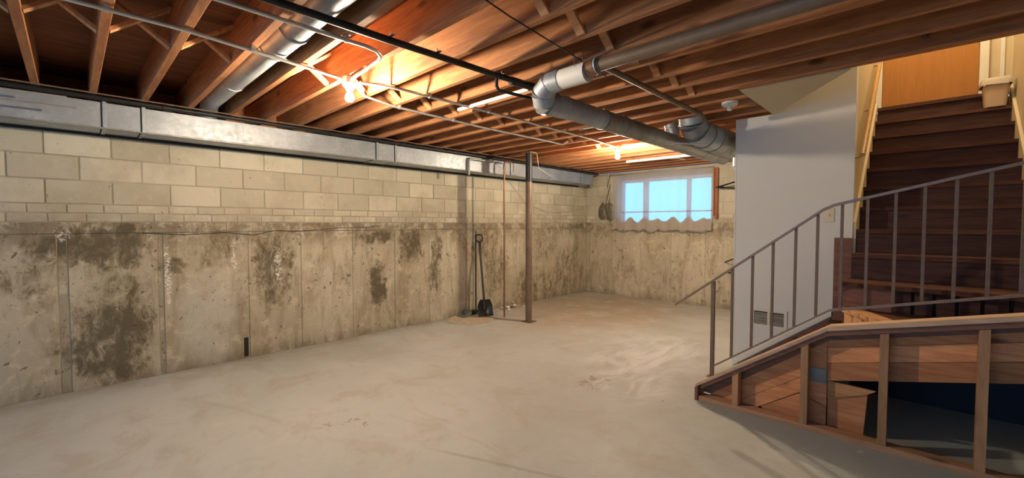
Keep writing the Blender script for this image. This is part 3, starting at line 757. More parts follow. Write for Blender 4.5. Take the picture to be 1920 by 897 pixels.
m = MB(); m.box(-1.213, -1.187, YRL - 0.013, YRL + 0.013, 0.182, lz(pts, -1.2)); m.box(-1.235, -1.165, YRL - 0.03, YRL + 0.03, 0.196, 0.201); m.build('newel_post', M['rail'], RL)
for x in (-1.060, -0.922, -0.790, -0.652, -0.527, -0.396, -0.267, -0.134, -0.006, 0.125, 0.256, 0.378, 0.50):
    m = MB(); m.box(x - 0.008, x + 0.008, YRL - 0.008, YRL + 0.008, lz(lo, x) + 0.008, lz(pts, x) + 0.006); m.build('baluster', M['rail'], RL, at=(x, YRL, 1))

# wooden handrail on the stair wall
HR = thing('wall_handrail', (XS0 + 0.05, 5.2, 2.5), 'round oak handrail on the cream wall left of the stairs', 'handrail')
hp0, hp1 = Vector((XS0 + 0.055, 4.52, 1.985)), Vector((XS0 + 0.055, 6.15, 3.28))
m = MB(); m.tube([hp0, hp1], 0.019, 12); m.build('rail', M['handrail'], HR)
for f_ in (0.03, 0.42, 0.9):
    p = hp0.lerp(hp1, f_)
    m = MB(); m.tube([p + Vector((0, 0, -0.024)), p + Vector((-0.02, 0, -0.05)), p + Vector((-0.053, 0, -0.055))], 0.006, 6); m.build('bracket', M['railtop'], HR)
# bin
BN = thing('waste_bin', (0.43, 6.12, 2.524), 'beige plastic waste bin with white liner on the top stair tread', 'waste bin')
zb = z6 + 7 * R2
def rr(cx, cy, w, d, z, n=6, r=0.03):
    P = []
    for sx, sy, a0 in ((1, 1, 0), (-1, 1, 90), (-1, -1, 180), (1, -1, 270)):
        for k in range(n):
            a = math.radians(a0 + 90 * k / (n - 1)); P.append(Vector((cx + sx * (w / 2 - r) + r * math.cos(a), cy + sy * (d / 2 - r) + r * math.sin(a), z)))
    return P
def loft(secs, cap0=True, cap1=False):
    m = MB(); m.smooth = True; R = [[m.b.verts.new(p) for p in s_] for s_ in secs]
    for a, b2 in zip(R, R[1:]):
        n = len(a)
        for k in range(n): m.b.faces.new((a[k], a[(k + 1) % n], b2[(k + 1) % n], b2[k]))
    if cap0: m.b.faces.new(R[0][::-1])
    if cap1: m.b.faces.new(R[-1])
    return m
bx, by = 0.445, 6.14
loft([rr(bx, by, 0.14, 0.16, zb + 0.001), rr(bx, by, 0.175, 0.20, zb + 0.24), rr(bx, by, 0.185, 0.21, zb + 0.242), rr(bx, by, 0.185, 0.21, zb + 0.255),
      rr(bx, by, 0.17, 0.195, zb + 0.255), rr(bx, by, 0.135, 0.155, zb + 0.01)], True, True).build('bin_body', M['bin'], BN)
def wob(P, a, s=0): 
    return [p + Vector((random.uniform(-a, a), random.uniform(-a, a), random.uniform(-a, a))) for p in P]
loft([wob(rr(bx, by, 0.20, 0.225, zb + 0.20), 0.006), wob(rr(bx, by, 0.205, 0.23, zb + 0.24), 0.004), rr(bx, by, 0.197, 0.222, zb + 0.264), rr(bx, by, 0.165, 0.19, zb + 0.264), wob(rr(bx, by, 0.15, 0.17, zb + 0.15), 0.004)], False, False).build('liner', M['bag'], BN, 'white plastic liner folded over the rim')

# ------------------------------------------------------------------ partition fittings
SW = thing('light_switch', (-0.60, YP - 0.006, 1.44), 'ivory light switch plate on the grey partition', 'light switch')
m = MB(); m.box(-0.64, -0.565, YP - 0.007, YP - 0.001, 1.435, 1.555, 0.002); m.build('plate', M['ivory'], SW)
m = MB(); m.box(-0.608, -0.597, YP - 0.014, YP - 0.0065, 1.482, 1.508, 0.001); m.build('toggle', M['ivory'], SW)
VN = thing('wall_vent', (-1.045, YP - 0.01, 0.44), 'white louvred air vent low on the grey partition', 'vent')
m = MB()
m.box(-1.195, -0.895, YP - 0.010, YP - 0.002, 0.435, 0.46); m.box(-1.195, -0.895, YP - 0.010, YP - 0.002, 0.585, 0.61)
m.box(-1.195, -1.17, YP - 0.010, YP - 0.002, 0.46, 0.585); m.box(-0.92, -0.895, YP - 0.010, YP - 0.002, 0.46, 0.585); m.box(-1.055, -1.035, YP - 0.010, YP - 0.002, 0.46, 0.585)
m.build('frame', M['white'], VN)
m = MB(); m.box(-1.17, -0.92, YP - 0.003, YP - 0.0015, 0.46, 0.585); m.build('backing', M['dark'], VN)
z = 0.468
while z < 0.58:
    for xa, xb in ((-1.169, -1.056), (-1.034, -0.921)):
        m = MB(); m.prism([(YP - 0.009, z - 0.002), (YP - 0.004, z + 0.006), (YP - 0.0035, z + 0.004), (YP - 0.0085, z - 0.004)], xa, xb, 0); m.build('louvre', M['galvold'], VN)
    z += 0.0125

# ------------------------------------------------------------------ rectangular duct along the left wall
XD = -4.75
D = thing('rectangular_duct', (-4.93, 3.4, 2.19), 'long rectangular galvanised duct along the top of the left wall', 'duct')
dj = [YR + 0.02, -2.2, 0.19, 0.43, 2.56, 2.81, 4.86, 6.80, 7.20]
for a, c in zip(dj, dj[1:]):
    e = random.uniform(0, 0.003)
    m = MB(); m.box(XL + 0.015, XD + e, a + 0.002, c - 0.002, 2.192 - e, 2.392, 0.004); m.build('duct_section', M['galv'], D, at=(-4.93, (a + c) / 2, 2.29))
for y in dj[1:-1]:
    m = MB(); m.box(XL + 0.013, XD + 0.012, y + 0.004, y + 0.030, 2.184, 2.400, 0.003); m.build('joint_strip', M['galv'], D, at=(-4.93, y, 2.29))
    m = MB(); m.box(XL + 0.014, XD + 0.006, y - 0.003, y + 0.003, 2.188, 2.396); m.build('joint_seam', M['dark'], D, at=(-4.93, y, 2.29))
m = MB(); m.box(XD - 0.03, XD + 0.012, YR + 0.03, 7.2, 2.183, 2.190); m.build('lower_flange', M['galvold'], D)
m = MB(); m.box(XL + 0.012, XL + 0.05, YR + 0.03, 7.2, 2.170, 2.190); m.build('wall_shadow_strip', M['dark'], D)  # dark strip painted in as the contact shadow between duct and wall

PB = thing('drain_pipe', (-4.7, 2, 2.41), 'long black pipe running just above the rectangular duct', 'pipe')
m = MB(); m.tube([(-4.70, YR + 0.05, 2.414), (-4.70, 1.8, 2.412), (-4.70, 5.0, 2.405), (-4.70, 7.3, 2.40)], 0.019, 10); m.build('pipe', M['black'], PB)
for y in (0.6, 2.9, 4.9, 6.4):
    m = MB(); m.tube([(-4.70, y - 0.03, 2.4115), (-4.70, y + 0.03, 2.4115)], 0.026, 10); m.build('coupling', M['black'], PB)
def cable(pts, r, mat, label, name='cable', cat='cable', sm=8):
    m = MB(); m.tube(pts, r, sm); o = m.build(name, mat, None, at=pts[0]); return tag(o, label, cat)
cable([(-4.655, YR + 0.05, 2.434), (-4.655, 0.4, 2.436), (-4.655, 1.6, 2.434), (-4.655, 3.0, 2.437), (-4.655, 5.2, 2.44), (-4.66, 7.2, 2.43)], 0.006, M['iron'], 'thin brown cable sagging along above the black drain pipe')

# ------------------------------------------------------------------ round ducts
A = thing('round_duct', (-3.0, 0.91, 2.5), 'pale galvanised round duct lying in the joist bay at upper left', 'duct')
segs = [(-4.62, -3.9, .074), (-3.9, -2.95, .077), (-2.95, -2.60, .086), (-2.60, -1.5, .080), (-1.5, 0.6, .08), (0.6, 2.8, .08)]
AY = 0.908
for a, c, r in segs:
    m = MB(); m.tube([(a, AY, 2.532), (c, AY, 2.532)], r, 24); m.build('duct_section', M['galv'], A, at=((a + c) / 2, AY, 2.5))
for x, r in ((-3.9, .082), (-2.95, .092), (-2.60, .092), (-1.5, .087)):
    m = MB(); m.tube([(x - 0.012, AY, 2.532), (x + 0.012, AY, 2.532)], r, 24); m.build('joint_ring', M['galv'], A, at=(x, AY, 2.5))
m = MB(); m.tube([(-4.62, AY, 2.532), (-4.72, AY, 2.52), (-4.79, AY, 2.46), (-4.80, AY, 2.403)], [.074, .074, .07, .07], 20); m.build('boot', M['galv'], A)

Bd = thing('round_duct', (-1.86, 3.8, 2.25), 'grey round duct with segmented elbow running toward the furnace', 'duct')
bz = 2.345; BX = -1.86; lz_ = 2.245; by0 = 2.21
m = MB(); m.tube([(-1.50, by0, bz), (-1.70, by0, bz)], 0.062, 20); m.build('duct_section', M['white'], Bd, 'whitish wrapped section')
el = [(-1.70, by0, bz), (-1.795, by0 + 0.0, bz - 0.004), (-1.865, by0 + 0.015, bz - 0.05), (-1.885, by0 + 0.06, bz - 0.105), (-1.87, by0 + 0.14, lz_ + 0.0), (-1.86, by0 + 0.25, lz_)]
er = [0.066, 0.070, 0.077, 0.080, 0.079, 0.077]
for i in range(5):
    m = MB(); m.tube([el[i], el[i + 1]] if i in (0, 4) else [el[i], el[i + 1]], [er[i], er[i + 1]], 20); m.build('elbow_gore', M['galv'], Bd, at=el[i])
    m = MB(); m.lathe((0, 0, 0), [(er[i + 1] * 1.0, -0.004), (er[i + 1] * 1.03, 0.0), (er[i + 1] * 1.0, 0.004)], 20)
    d = (Vector(el[min(i + 2, 5)]) - Vector(el[i])).normalized()
    q = Vector((0, 0, 1)).rotation_difference(d)
    bmesh.ops.transform(m.b, matrix=Matrix.Translation(el[i + 1]) @ q.to_matrix().to_4x4(), verts=m.b.verts); m.build('elbow_bead', M['galvold'], Bd, at=el[i + 1])
yy = [by0 + 0.25, 2.95, 3.25, 5.75]
for a, c, r in ((yy[0], yy[1], .075), (yy[1], yy[2], .0765), (yy[2], yy[3], .078)):
    m = MB(); m.tube([(BX, a, lz_), (BX, c, lz_)], r, 24); m.build('duct_section', M['galv'] if c < 3 else M['galvold'], Bd, at=(BX, (a + c) / 2, lz_))
for y in yy[1:3]:
    m = MB(); m.tube([(BX, y - 0.008, lz_), (BX, y + 0.008, lz_)], 0.082, 24); m.build('joint_ring', M['galvold'], Bd, at=(BX, y, lz_))
for i, x in enumerate((-1.56, -1.50)):
    m = MB(); m.tube([(x, by0 - 0.05, bz + 0.03), (x - 0.012, by0 - 0.045, ZJ + 0.05)], 0.0022, 5); m.build('hanger_wire', M['iron'], Bd)

SPp = thing('steel_pipe', (0, by0, bz), 'old brown steel pipe running right from the round duct under the joists', 'pipe')
m = MB(); m.tube([(-1.47, by0, bz + 0.02), (XR - 0.01, by0, bz + 0.02)], 0.037, 16); m.build('pipe', M['iron'], SPp)
m = MB(); m.tube([(-1.495, by0, bz + 0.012), (-1.44, by0, bz + 0.02)], [0.052, 0.052], 16); m.build('fitting', M['copper'], SPp, 'copper coloured fitting')
m = MB(); m.tube([(-1.44, by0, bz + 0.02), (-1.425, by0, bz + 0.02)], 0.05, 16); m.build('clamp_ring', M['galv'], SPp)
SP2 = thing('steel_pipe', (-1.5, 3.2, 2.4), 'brown steel pipe running from the copper fitting back toward the furnace', 'pipe')
m = MB(); m.tube([(-1.455, by0 + 0.05, 2.395), (-1.45, 3.9, 2.385)], 0.02, 10); m.build('pipe', M['iron'], SP2)
m = MB(); m.tube([(-1.455, by0 + 0.055, 2.395), (-1.455, by0 + 0.10, 2.395)], 0.028, 10); m.build('coupling', M['iron'], SP2)

# furnace ducts behind the partition edge
FT = Bd
g = [(-1.62, 4.12, 2.437), (-1.62, 4.14, 2.38), (-1.61, 4.22, 2.32), (-1.585, 4.36, 2.285), (-1.56, 4.50, 2.275)]
gr = [0.115, 0.118, 0.122, 0.125, 0.128]
for i in range(4):
    m = MB(); m.tube([g[i], g[i + 1]], [gr[i], gr[i + 1]], 22); m.build('elbow_gore', M['galv'], FT, at=g[i])
    dd = (Vector(g[i + 1]) - Vector(g[i])).normalized() * 0.004
    m = MB(); m.tube([Vector(g[i + 1]) - dd, Vector(g[i + 1]) + dd], gr[i + 1] + 0.006, 22); m.build('elbow_bead', M['galvold'], FT, at=g[i + 1])
m = MB(); m.tube([(-1.56, 4.50, 2.275), (-1.54, 4.72, 2.27), (-1.53, 5.7, 2.27)], [0.128, 0.135, 0.135], 24); m.build('trunk_section', M['galvold'], FT, 'big dull trunk section at the grey partition')
SE = Bd
m = MB(); m.tube([(-1.87, 4.30, 2.29), (-1.87, 4.30, 2.345), (-1.885, 4.29, 2.39)], [0.058, .060, .062], 18); m.build('branch_collar', M['galv'], SE)
m = MB(); m.tube([(-1.885, 4.29, 2.39), (-1.895, 4.28, 2.437)], [0.064, .064], 18); m.build('branch_elbow', M['galv'], SE)
m = MB(); m.tube([(-1.884, 4.29, 2.387), (-1.886, 4.29, 2.393)], 0.069, 18); m.build('bead', M['galvold'], SE)
MB().tube([(-1.80, 3.98, 2.185), (-1.70, 3.98, 2.18), (-1.58, 4.10, 2.17), (-1.50, 4.2, 2.17)], 0.006, 6).build('hanger_strap', M['white'], Bd)
FN = thing('metal_hood', (-1.46, 4.90, 1.93), 'small shiny funnel shaped metal vent hood beside the partition edge', 'vent hood')
m = MB(); m.tube([(-1.42, 4.85, 2.11), (-1.42, 4.85, 2.02)], 0.05, 16); m.build('collar', M['galv'], FN)
m = MB(); m.tube([(-1.42, 4.85, 2.02), (-1.395, 4.85, 1.90)], [0.05, 0.018], 16); m.build('cone', M['galv'], FN)
MB().tube([(-2.10, 4.75, 2.16), (-2.02, 4.74, 2.155), (-1.93, 4.74, 2.13)], 0.006, 6).build('hanger_strap', M['white'], Bd)

# ------------------------------------------------------------------ pipes and conduits on the joists
GP = thing('gas_pipe', (-2.1, 1, 2.41), 'straight black gas pipe hung under the joists', 'pipe')
m = MB(); m.tube([(-2.10, YR + 0.02, 2.405), (-2.09, 0.7, 2.405), (-2.09, 1.2, 2.405), (-2.06, 2.18, 2.405)], 0.019, 12); m.build('pipe', M['black'], GP)
m = MB(); m.tube([(-2.07, 2.12, 2.405), (-2.055, 2.34, 2.405)], 0.027, 12); m.build('coupling', M['black'], GP)
for y in (1.215, 1.52, 2.05):
    m = MB(); m.tube([(-2.085, y, 2.42), (-2.082, y, 2.45)], 0.003, 5); m.box(-2.12, -2.05, y - 0.01, y + 0.01, 2.424, 2.428); m.build('hanger', M['conduit'], GP)
m = MB(); m.tube([(-2.08, 2.0, 2.40), (-2.08, 2.0, 2.34), (-2.10, 2.04, 2.325), (-2.06, 2.38, 2.325), (-1.98, 2.5, 2.33)], 0.011, 8); m.build('drop_pipe', M['black'], GP)

def conduit(pts, label, straps=(), r=0.0115, mat=None, name='conduit'):
    t = thing(name, pts[0], label, 'conduit')
    m = MB(); m.tube(pts, r, 10); m.build('tube', mat or M['conduit'], t)
    for p in straps:
        p = Vector(p)
        m = MB(); m.box(p.x - 0.022, p.x + 0.022, p.y - 0.011, p.y + 0.011, p.z + 0.006, p.z + 0.0155); m.tube([(p.x, p.y - 0.008, p.z), (p.x, p.y + 0.008, p.z)], r + 0.003, 10)
        m.build('strap', M['conduit'], t, at=p)
    return t
zc_ = 2.422
conduit([(-2.77, -2.55, zc_), (-2.77, 0.44, zc_), (-2.84, 0.9, zc_), (-2.895, 1.30, 2.415)], 'steel conduit crossing the upper left joists to the near lamp', [(-2.77, 0.14, zc_), (-2.80, 0.75, zc_)])
conduit([(-2.30, -2.4, zc_), (-2.29, 0.93, zc_), (-2.29, 1.18, zc_), (-2.31, 1.26, zc_), (-2.36, 1.31, zc_), (-2.43, 1.335, zc_), (-2.85, 1.365, 2.415)], 'steel conduit curving left into the near lamp box', [(-2.29, 1.065, zc_), (-2.62, 1.352, zc_)])
conduit([(-2.885, 1.44, 2.415), (-2.84, 1.60, zc_), (-2.83, 1.9, zc_), (-2.83, 2.5, zc_), (-2.86, 4.3, zc_), (-2.90, 4.93, 2.415)], 'steel conduit between the near lamp and the far lamp', [(-2.83, 1.99, zc_), (-2.83, 2.62, zc_)])
conduit([(-2.95, 1.44, 2.415), (-3.18, 1.62, zc_), (-3.28, 1.9, zc_), (-3.33, 3.0, zc_), (-3.31, 4.15, zc_), (-3.26, 4.27, 2.405), (-3.20, 4.30, 2.44)], 'steel conduit nearer the left wall from the near lamp, ending in a hook', [(-3.285, 1.99, zc_), (-3.31, 2.6, zc_)])
conduit([(-1.38, 2.30, 2.392), (-0.55, 2.30, 2.392), (-0.25, 2.31, 2.425)], 'short bright conduit beside the brown steel pipe', [(-1.02, 2.30, 2.392), (-0.72, 2.30, 2.392)], 0.011)
conduit([(-2.98, 2.40, 2.425), (-2.15, 2.40, 2.425)], 'bright white pipe length behind the black gas pipe', (), 0.016, M['white'], 'conduit')
conduit([(-3.48, 6.24, 2.418), (-2.32, 6.265, 2.418)], 'white pipe crossing the joists before the window', [(-2.9, 6.253, 2.418)], 0.022, M['white'], 'conduit')
conduit([(-2.62, 3.75, 2.41), (-2.66, 3.78, 2.42), (-2.66, 3.82, 2.4305), (-2.55, 3.83, 2.4305), (-2.2, 3.83, 2.4305)], 'bent end of conduit between the far lamp and the round duct', (), 0.009)
for i, (y, z) in enumerate(((-0.30, 2.30), (-0.26, 2.24))):
    pass
conduit([(-4.60, -2.2, 2.32), (-4.45, 0.0, 2.33)], 'upper of two thin conduits ending at the left frame edge', (), 0.007)
conduit([(-4.66, -2.2, 2.25), (-4.52, 0.05, 2.27)], 'lower of two thin conduits ending at the left frame edge', (), 0.007)
cable([(-1.45, 0.9, 2.434), (-1.45, 1.3, 2.433), (-1.47, 1.5, 2.424), (-1.53, 2.0, 2.43), (-1.60, 2.58, 2.432)], 0.004, M['black'], 'thin black wire stapled across the joists to the fitting', 'wire', 'wire')
tag(MB().tube([(-0.028, 3.468, 2.50), (-0.028, 3.468, 2.665)], 0.011, 10).tube([(-0.028, 3.468, 2.493), (-0.028, 3.468, 2.525)], 0.015, 10).build('pipe_stub', M['iron'], None, at=(-0.028, 3.468, 2.5)), 'short upright pipe stub hanging before the stair header', 'pipe')

# lamps
def lamp(loc, label, mat, group=None):
    x, y = loc
    t = thing('ceiling_lamp', (x, y, 2.43), label, 'lamp', group)
    m = MB(); m.lathe((x, y, 2.395), [(0.050, 0.0), (0.050, 0.043)], 8); m.build('box', M['conduit'], t)
    m = MB(); m.lathe((x, y, 2.350), [(0.022, 0.0), (0.026, 0.012), (0.045, 0.030), (0.050, 0.0445)], 16); m.build('holder', M['ceramic'], t)
    m = MB(); m.lathe((x, y, 2.270), [(0.0, 0.0), (0.016, 0.003), (0.027, 0.014), (0.030, 0.030), (0.026, 0.047), (0.016, 0.066), (0.013, 0.079)], 16); m.build('bulb', mat, t)
    return t
lamp((-2.91, 1.375), 'nearer lit bare bulb in a white holder under the joists', M['bulb'])
lamp((-2.93, 5.02), 'farther lit bare bulb near the window end', M['bulb'])
lamp((-2.6, -2.6), 'added unseen fill bulb in a white holder behind the camera', M['bulb_fill'])  # fill lamp added out of view to brighten the foreground

SD = thing('smoke_detector', (-1.205, 3.87, 2.44), 'round white smoke detector base hanging on the joists near the partition', 'smoke detector')
m = MB(); m.lathe((-1.205, 3.87, 2.405), [(0.045, 0.0), (0.062, 0.012), (0.062, 0.034)], 20); m.build('base', M['white'], SD)
m = MB(); m.lathe((-1.205, 3.87, 2.37), [(0.016, 0.0), (0.022, 0.01), (0.022, 0.034)], 12); m.build('sensor', M['white'], SD)

# ------------------------------------------------------------------ post, copper pipe, wires at the left wall
PX, PY = -4.10, 4.58
PO = thing('support_post', (PX, PY, 0), 'dark round steel support post standing before the left wall', 'post')
m = MB(); m.tube([(PX, PY, 0.012), (PX, PY, 2.425)], 0.047, 20); m.build('post', M['black'] if False else M['iron'], PO)
m = MB(); m.box(PX - 0.09, PX + 0.09, PY - 0.07, PY + 0.07, 2.427, 2.437); m.build('top_plate', M['iron'], PO)
m = MB(); m.box(PX - 0.08, PX + 0.08, PY - 0.08, PY + 0.08, 0.001, 0.011); m.build('base_plate', M['iron'], PO)
m = MB(); m.tube([(PX, PY, 2.02), (PX, PY, 2.424)], 0.0485, 20); m.build('sleeve', M['black'], PO, 'black painted upper length')
CX, CY = -4.58, 4.56
CP = thing('copper_pipe', (CX, CY, 0), 'slim upright copper pipe left of the support post', 'pipe')
m = MB(); m.tube([(CX, CY, 0.002), (CX, CY, 2.30), (CX, CY + 0.005, 2.34), (CX, CY + 0.03, 2.355), (CX, CY + 0.14, 2.355)], 0.014, 10); m.build('pipe', M['copper'], CP)
m = MB(); m.tube([(CX, CY, 2.24), (CX, CY, 2.30)], 0.019, 10); m.build('coupling', M['copper'], CP)
m = MB(); m.tube([(CX, CY + 0.14, 2.355), (CX, CY + 0.20, 2.35), (CX - 0.01, CY + 0.215, 2.32), (CX - 0.02, CY + 0.215, 2.22)], 0.007, 8); m.build('drain_tube', M['iron'], CP)
tag(MB().tube([(-4.718, 3.98, 2.12), (-4.718, 3.98, 2.33), (-4.718, 4.0, 2.35), (-4.715, 4.06, 2.355), (-4.70, 4.46, 2.355)], 0.018, 10).build('bent_pipe', M['galvold'], None, at=(-4.7, 4.0, 2.3)), 'bent grey pipe hugging the face of the rectangular duct', 'pipe')
cable([(-4.03, 4.67, 2.43), (-4.05, 4.72, 2.33), (-4.15, 4.85, 2.25), (-4.30, 5.35, 2.17), (-4.6, 5.5, 2.12)], 0.004, M['wire'], 'loose thin wire dangling to the right of the support post', 'wire', 'wire')
cable([(-5.10, 5.2, 2.15), (-5.09, 5.6, 1.80), (-5.09, 6.2, 1.64), (-5.09, 6.9, 1.66), (-5.0, 7.47, 1.82), (-4.65, 7.49, 1.90)], 0.004, M['wire'], 'pale wire sagging across the far left corner', 'wire', 'wire')
cable([(-5.115, 6.0, 0.95), (-5.11, 6.5, 1.28), (-5.10, 7.2, 1.42), (-5.0, 7.50, 1.47), (-4.8, 7.52, 1.6)], 0.003, M['wire'], 'thin wire looping low in the far left corner', 'wire', 'wire')

# ------------------------------------------------------------------ shovel, broom, dustpan, pad, rubble
pad = MB()
pp = []
for k in range(20):
    a = 2 * math.pi * k / 20; rr_ = 1 + 0.05 * math.sin(3 * a) + random.uniform(-.03, .03)
    pp.append((-4.80 + 0.33 * rr_ * math.cos(a) * 1.0, 4.08 + 0.34 * rr_ * math.sin(a)))
pad.prism(pp, 0.0005, 0.018)
tag(pad.build('concrete_pad', M['rubble'], None, at=(-4.8, 4.08, 0)), 'thin rough concrete pad on the floor under the shovel', 'concrete pad')

SH = thing('snow_shovel', (-4.74, 4.22, 0.02), 'black shovel with a D grip leaning on the left wall', 'shovel')
b0 = Vector((-4.79, 4.335, 0.24)); b1 = Vector((-5.02, 4.45, 1.13))
m = MB(); m.tube([b0 - (b1 - b0) * 0.10, b0, b1], 0.017, 10); m.build('shaft', M['plastic'], SH)
d = (b1 - b0).normalized(); side = Vector((0.5, 0.86, 0)).normalized(); side = (side - d * side.dot(d)).normalized()
m = MB(); m.tube([b1, b1 + d * 0.02 + side * 0.035, b1 + d * 0.065 + side * 0.052, b1 + d * 0.115 + side * 0.045, b1 + d * 0.125, b1 + d * 0.115 - side * 0.045, b1 + d * 0.065 - side * 0.052, b1 + d * 0.02 - side * 0.035, b1], 0.0125, 8); m.build('grip', M['plastic'], SH)
# scooped blade
m = MB(); m.smooth = True
nrm = d.cross(side).normalized()
if nrm.x < 0: nrm = -nrm
ctr = Vector((-4.76, 4.32, 0.145)); rows = []
for th in (0.0, 0.006):
    g2 = []
    for i in range(9):
        v = i / 8.0; row = []
        for j in range(9):
            u = j / 4.0 - 1
            wv = 0.115 * (1 - 0.35 * max(0, v - 0.65) / 0.35)
            p = ctr + d * ((v - 0.5) * 0.25) + side * (u * wv) + nrm * (0.05 * (u * u) + 0.035 * (v - 0.4) ** 2 * 4 - 0.03 + th)
            p.z = max(p.z, 0.0195)
            row.append(m.b.verts.new(p))
        g2.append(row)
    rows.append(g2)
for g2 in rows:
    for i in range(8):
        for j in range(8): m.b.faces.new((g2[i][j], g2[i + 1][j], g2[i + 1][j + 1], g2[i][j + 1]))
def bnd(g2): return [g2[0][j] for j in range(9)] + [g2[i][8] for i in range(1, 9)] + [g2[8][j] for j in range(7, -1, -1)] + [g2[i][0] for i in range(7, 0, -1)]
P0, P1 = bnd(rows[0]), bnd(rows[1])
for i in range(len(P0)): m.b.faces.new((P0[i], P0[(i + 1) % len(P0)], P1[(i + 1) % len(P0)], P1[i]))
m.build('blade', M['plastic'], SH)
m = MB(); m.tube([b0 - d * 0.13, b0 + d * 0.04], [0.026, 0.021], 10); m.build('socket', M['plastic'], SH)

BR = thing('broom', (-4.82, 4.20, 0.02), 'thin black broom pole standing left of the shovel grip', 'broom')
c0 = Vector((-4.99, 4.345, 0.07)); c1 = Vector((-5.085, 4.425, 1.30))
m = MB(); m.tube([c0, c1], 0.0125, 10); m.build('pole', M['plastic'], BR)
m = MB(); m.tube([c1 - (c1 - c0) * 0.035, c1 + (c1 - c0) * 0.01], 0.0145, 10); m.build('tip', M['green'], BR, 'green pole tip')
m = MB(); m.box(-5.03, -4.96, 4.27, 4.37, 0.05, 0.085, 0.006); m.build('head', M['plastic'], BR)
m = MB()
for i in range(9):
    y = 4.276 + i * 0.0105
    for x in (-5.02, -5.005, -4.99, -4.975): m.box(x - 0.005, x + 0.005, y - 0.004, y + 0.004, 0.0195, 0.052)
o = m.build('bristles', M['plastic'], BR); o['kind'] = 'stuff'
DP = thing('dustpan', (-4.95, 4.12, 0.02), 'grey green wedge shaped dustpan lying at the wall foot by the shovel', 'dustpan')
m = MB(); m.prism([(4.02, 0.0195), (4.19, 0.0195), (4.19, 0.10), (4.17, 0.10), (4.165, 0.030), (4.02, 0.024)], -5.07, -4.90, 0); m.build('pan', M['green'], DP)
for x in (-5.07, -4.905):
    m = MB(); m.prism([(4.02, 0.0245), (4.165, 0.031), (4.168, 0.098), (4.12, 0.085)], x, x + 0.005, 0); m.build('side', M['green'], DP)
m = MB(); m.tube([(-4.985, 4.185, 0.07), (-4.995, 4.24, 0.09)], 0.011, 8); m.build('handle', M['green'], DP)
RK = tag(MB().tube([(-5.00, 4.155, 0.11), (-5.112, 4.25, 1.19)], 0.006, 6).build('pole_shadow', M['copper'], None, at=(-5.0, 4.15, 0.1)), 'thin brown stick leaning on the wall left of the broom pole', 'pole_shadow')  # brown rod drawn as the shadow line of a leaning pole

RB = thing('rubble_pile', (-5.0, 5.15, 0), 'small pile of broken plaster at the foot of the left wall behind the post', 'rubble')
random.seed(12)
for i in range(26):
    a = random.uniform(0, 6.28); rd = abs(random.gauss(0, 0.10)); s_ = random.uniform(0.018, 0.05)
    x = -4.98 + min(max(rd * math.cos(a) * 0.8, -0.08), 0.2); y = 5.15 + rd * math.sin(a) * 1.9
    z = max(0, 0.10 - rd * 0.9) * random.uniform(0.2, 1.0) + s_ * 0.45
    m = MB(); bmesh.ops.create_icosphere(m.b, subdivisions=1, radius=s_)
    for v in m.b.verts: v.co = Vector((v.co.x * random.uniform(.7, 1.2), v.co.y * random.uniform(.7, 1.2), v.co.z * random.uniform(.4, .8))) + Vector((x, y, z))
    for v in m.b.verts: v.co.z = max(v.co.z, 0.001)
    m.build('chunk', M['rubble'] if i % 3 else M['white'], RB, at=(x, y, z))

# ------------------------------------------------------------------ window wall things
CU = thing('curtain', (-3.53, 7.47, 2.36), 'sheer white curtain gathered across the small basement window', 'curtain')
m = MB(); m.smooth = True
nx, nz = 150, 24; G = []
for i in range(nx + 1):
    u = i / nx; x = -4.47 + u * 1.89; col_ = []
    fold = math.sin(u * 58 + 1.3 * math.sin(u * 9)) * 0.5 + 0.5 * math.sin(u * 23 + 2 * math.sin(u * 5))
    for j in range(nz + 1):
        v = j / nz; z = 2.365 - v * (1.075 - 0.006 * fold - 0.012 * math.sin(u * 40))
        y = 7.470 + (0.008 + 0.028 * v ** 1.5) * fold
        col_.append(m.b.verts.new((x + 0.006 * v * math.sin(u * 31), y, z)))
    G.append(col_)
for i in range(nx):
    for j in range(nz): m.b.faces.new((G[i][j], G[i + 1][j], G[i + 1][j + 1], G[i][j + 1]))
m.build('fabric', M['sheer'], CU)
m = MB(); m.smooth = True; G = []
for i in range(nx + 1):
    u = i / nx; x = -4.47 + u * 1.89
    fold = math.sin(u * 58 + 1.3 * math.sin(u * 9)) * 0.5 + 0.5 * math.sin(u * 23 + 2 * math.sin(u * 5))
    zb_ = 2.365 - (1.075 - 0.006 * fold - 0.012 * math.sin(u * 40))
    G.append([m.b.verts.new((x + 0.006 * math.sin(u * 31), 7.466 + 0.036 * fold, zb_ + k)) for k in (0.0, 0.018)])
for i in range(nx): m.b.faces.new((G[i][0], G[i + 1][0], G[i + 1][1], G[i][1]))
m.build('hem', M['galvold'], CU, 'darker hem')
m = MB(); m.smooth = True; G = []
for i in range(nx + 1):
    u = i / nx; x = -4.45 + u * 1.85
    top_ = 1.47 + 0.05 * abs(math.sin(u * 19 + 1.1 * math.sin(u * 7))) + 0.03 * math.sin(u * 41)
    y = 7.505 + 0.01 * math.sin(u * 44)
    G.append([m.b.verts.new((x, y, z_)) for z_ in (1.305, 1.37, 1.43, top_)])
for i in range(nx):
    for j in range(3): m.b.faces.new((G[i][j], G[i + 1][j], G[i + 1][j + 1], G[i][j + 1]))
m.build('scalloped_edge', M['tan_cloth'], CU, 'tan scalloped band behind the sheer fabric')
CR = thing('curtain_rod', (-3.53, 7.47, 2.37), 'thin curtain rod over the basement window', 'curtain rod')
m = MB(); m.tube([(-4.49, 7.54, 2.372), (-4.49, 7.47, 2.372), (-2.57, 7.47, 2.372), (-2.57, 7.54, 2.372)], 0.005, 8); m.build('rod', M['copper'], CR)

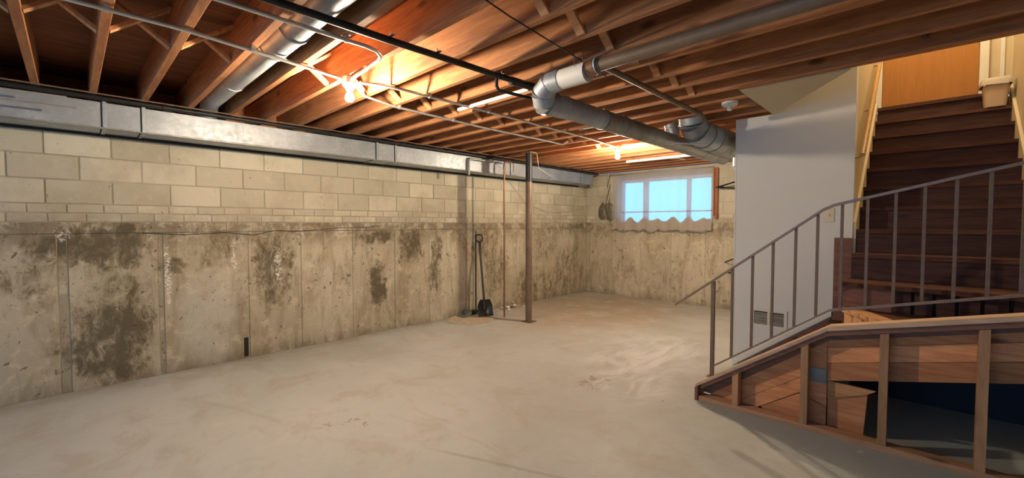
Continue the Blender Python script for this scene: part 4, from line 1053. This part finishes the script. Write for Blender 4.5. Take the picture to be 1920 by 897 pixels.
tag(MB().box(-2.545, -2.50, 7.505, 7.54, 1.50, 2.36, 0.003).build('window_board', M['redwood'], None, at=(-2.52, 7.52, 1.5)), 'upright reddish board fixed right of the window', 'board')
tag(MB().tube([(-2.565, 7.52, 1.55), (-2.565, 7.52, 2.36)], 0.009, 8).build('window_rod', M['redwood'], None, at=(-2.565, 7.52, 1.55)), 'slim dark red rod between the curtain and the reddish board', 'rod')
IB = thing('cable_bundle', (-4.58, 7.5, 1.6), 'bundle of twisted cables hanging left of the window into torn wrapping', 'cable bundle')
for i in range(4):
    ph = i * 1.6; P = []
    for k in range(14):
        v = k / 13; P.append((-4.56 + 0.022 * math.sin(v * 7 + ph) - 0.03 * v, 7.50 + 0.016 * math.cos(v * 7 + ph), 2.41 - v * 0.62))
    m = MB(); m.tube(P, 0.011, 7); m.build('cable', M['iron'] if i % 2 else M['wire'], IB)
random.seed(5)
for cx_, cz_, rx, rz in ((-4.71, 1.68, 0.085, 0.17), (-4.53, 1.66, 0.08, 0.18), (-4.60, 1.74, 0.05, 0.15)):
    m = MB(); bmesh.ops.create_icosphere(m.b, subdivisions=3, radius=1.0)
    for v in m.b.verts:
        n_ = 1 + random.uniform(-0.12, 0.12)
        v.co = Vector((cx_ + v.co.x * rx * n_ * (1 - 0.35 * v.co.z), 7.50 + v.co.y * 0.035 * n_, cz_ + v.co.z * rz * n_))
    m.build('wrapping', M['foil'], IB)
WBk = thing('iron_bracket', (-2.1, 7.45, 1.93), 'black iron bracket arms sticking out right of the window', 'bracket')
m = MB(); m.tube([(-2.50, 7.44, 2.02), (-2.44, 7.40, 2.03), (-2.10, 7.30, 2.10)], 0.012, 8); m.tube([(-2.44, 7.42, 2.02), (-2.10, 7.36, 1.98)], 0.010, 8); m.tube([(-2.44, 7.40, 2.02), (-2.42, 7.54, 2.02)], 0.02, 8); m.build('arm', M['black'], WBk)
WB2 = thing('iron_bracket', (-2.1, 7.45, 0.7), 'small low black iron hook on the back wall at the partition edge', 'bracket')
m = MB(); m.tube([(-2.38, 7.54, 0.78), (-2.33, 7.45, 0.80), (-2.2, 7.42, 0.86)], 0.010, 8); m.tube([(-2.36, 7.54, 0.62), (-2.2, 7.44, 0.62)], 0.010, 8); m.build('arm', M['black'], WB2)
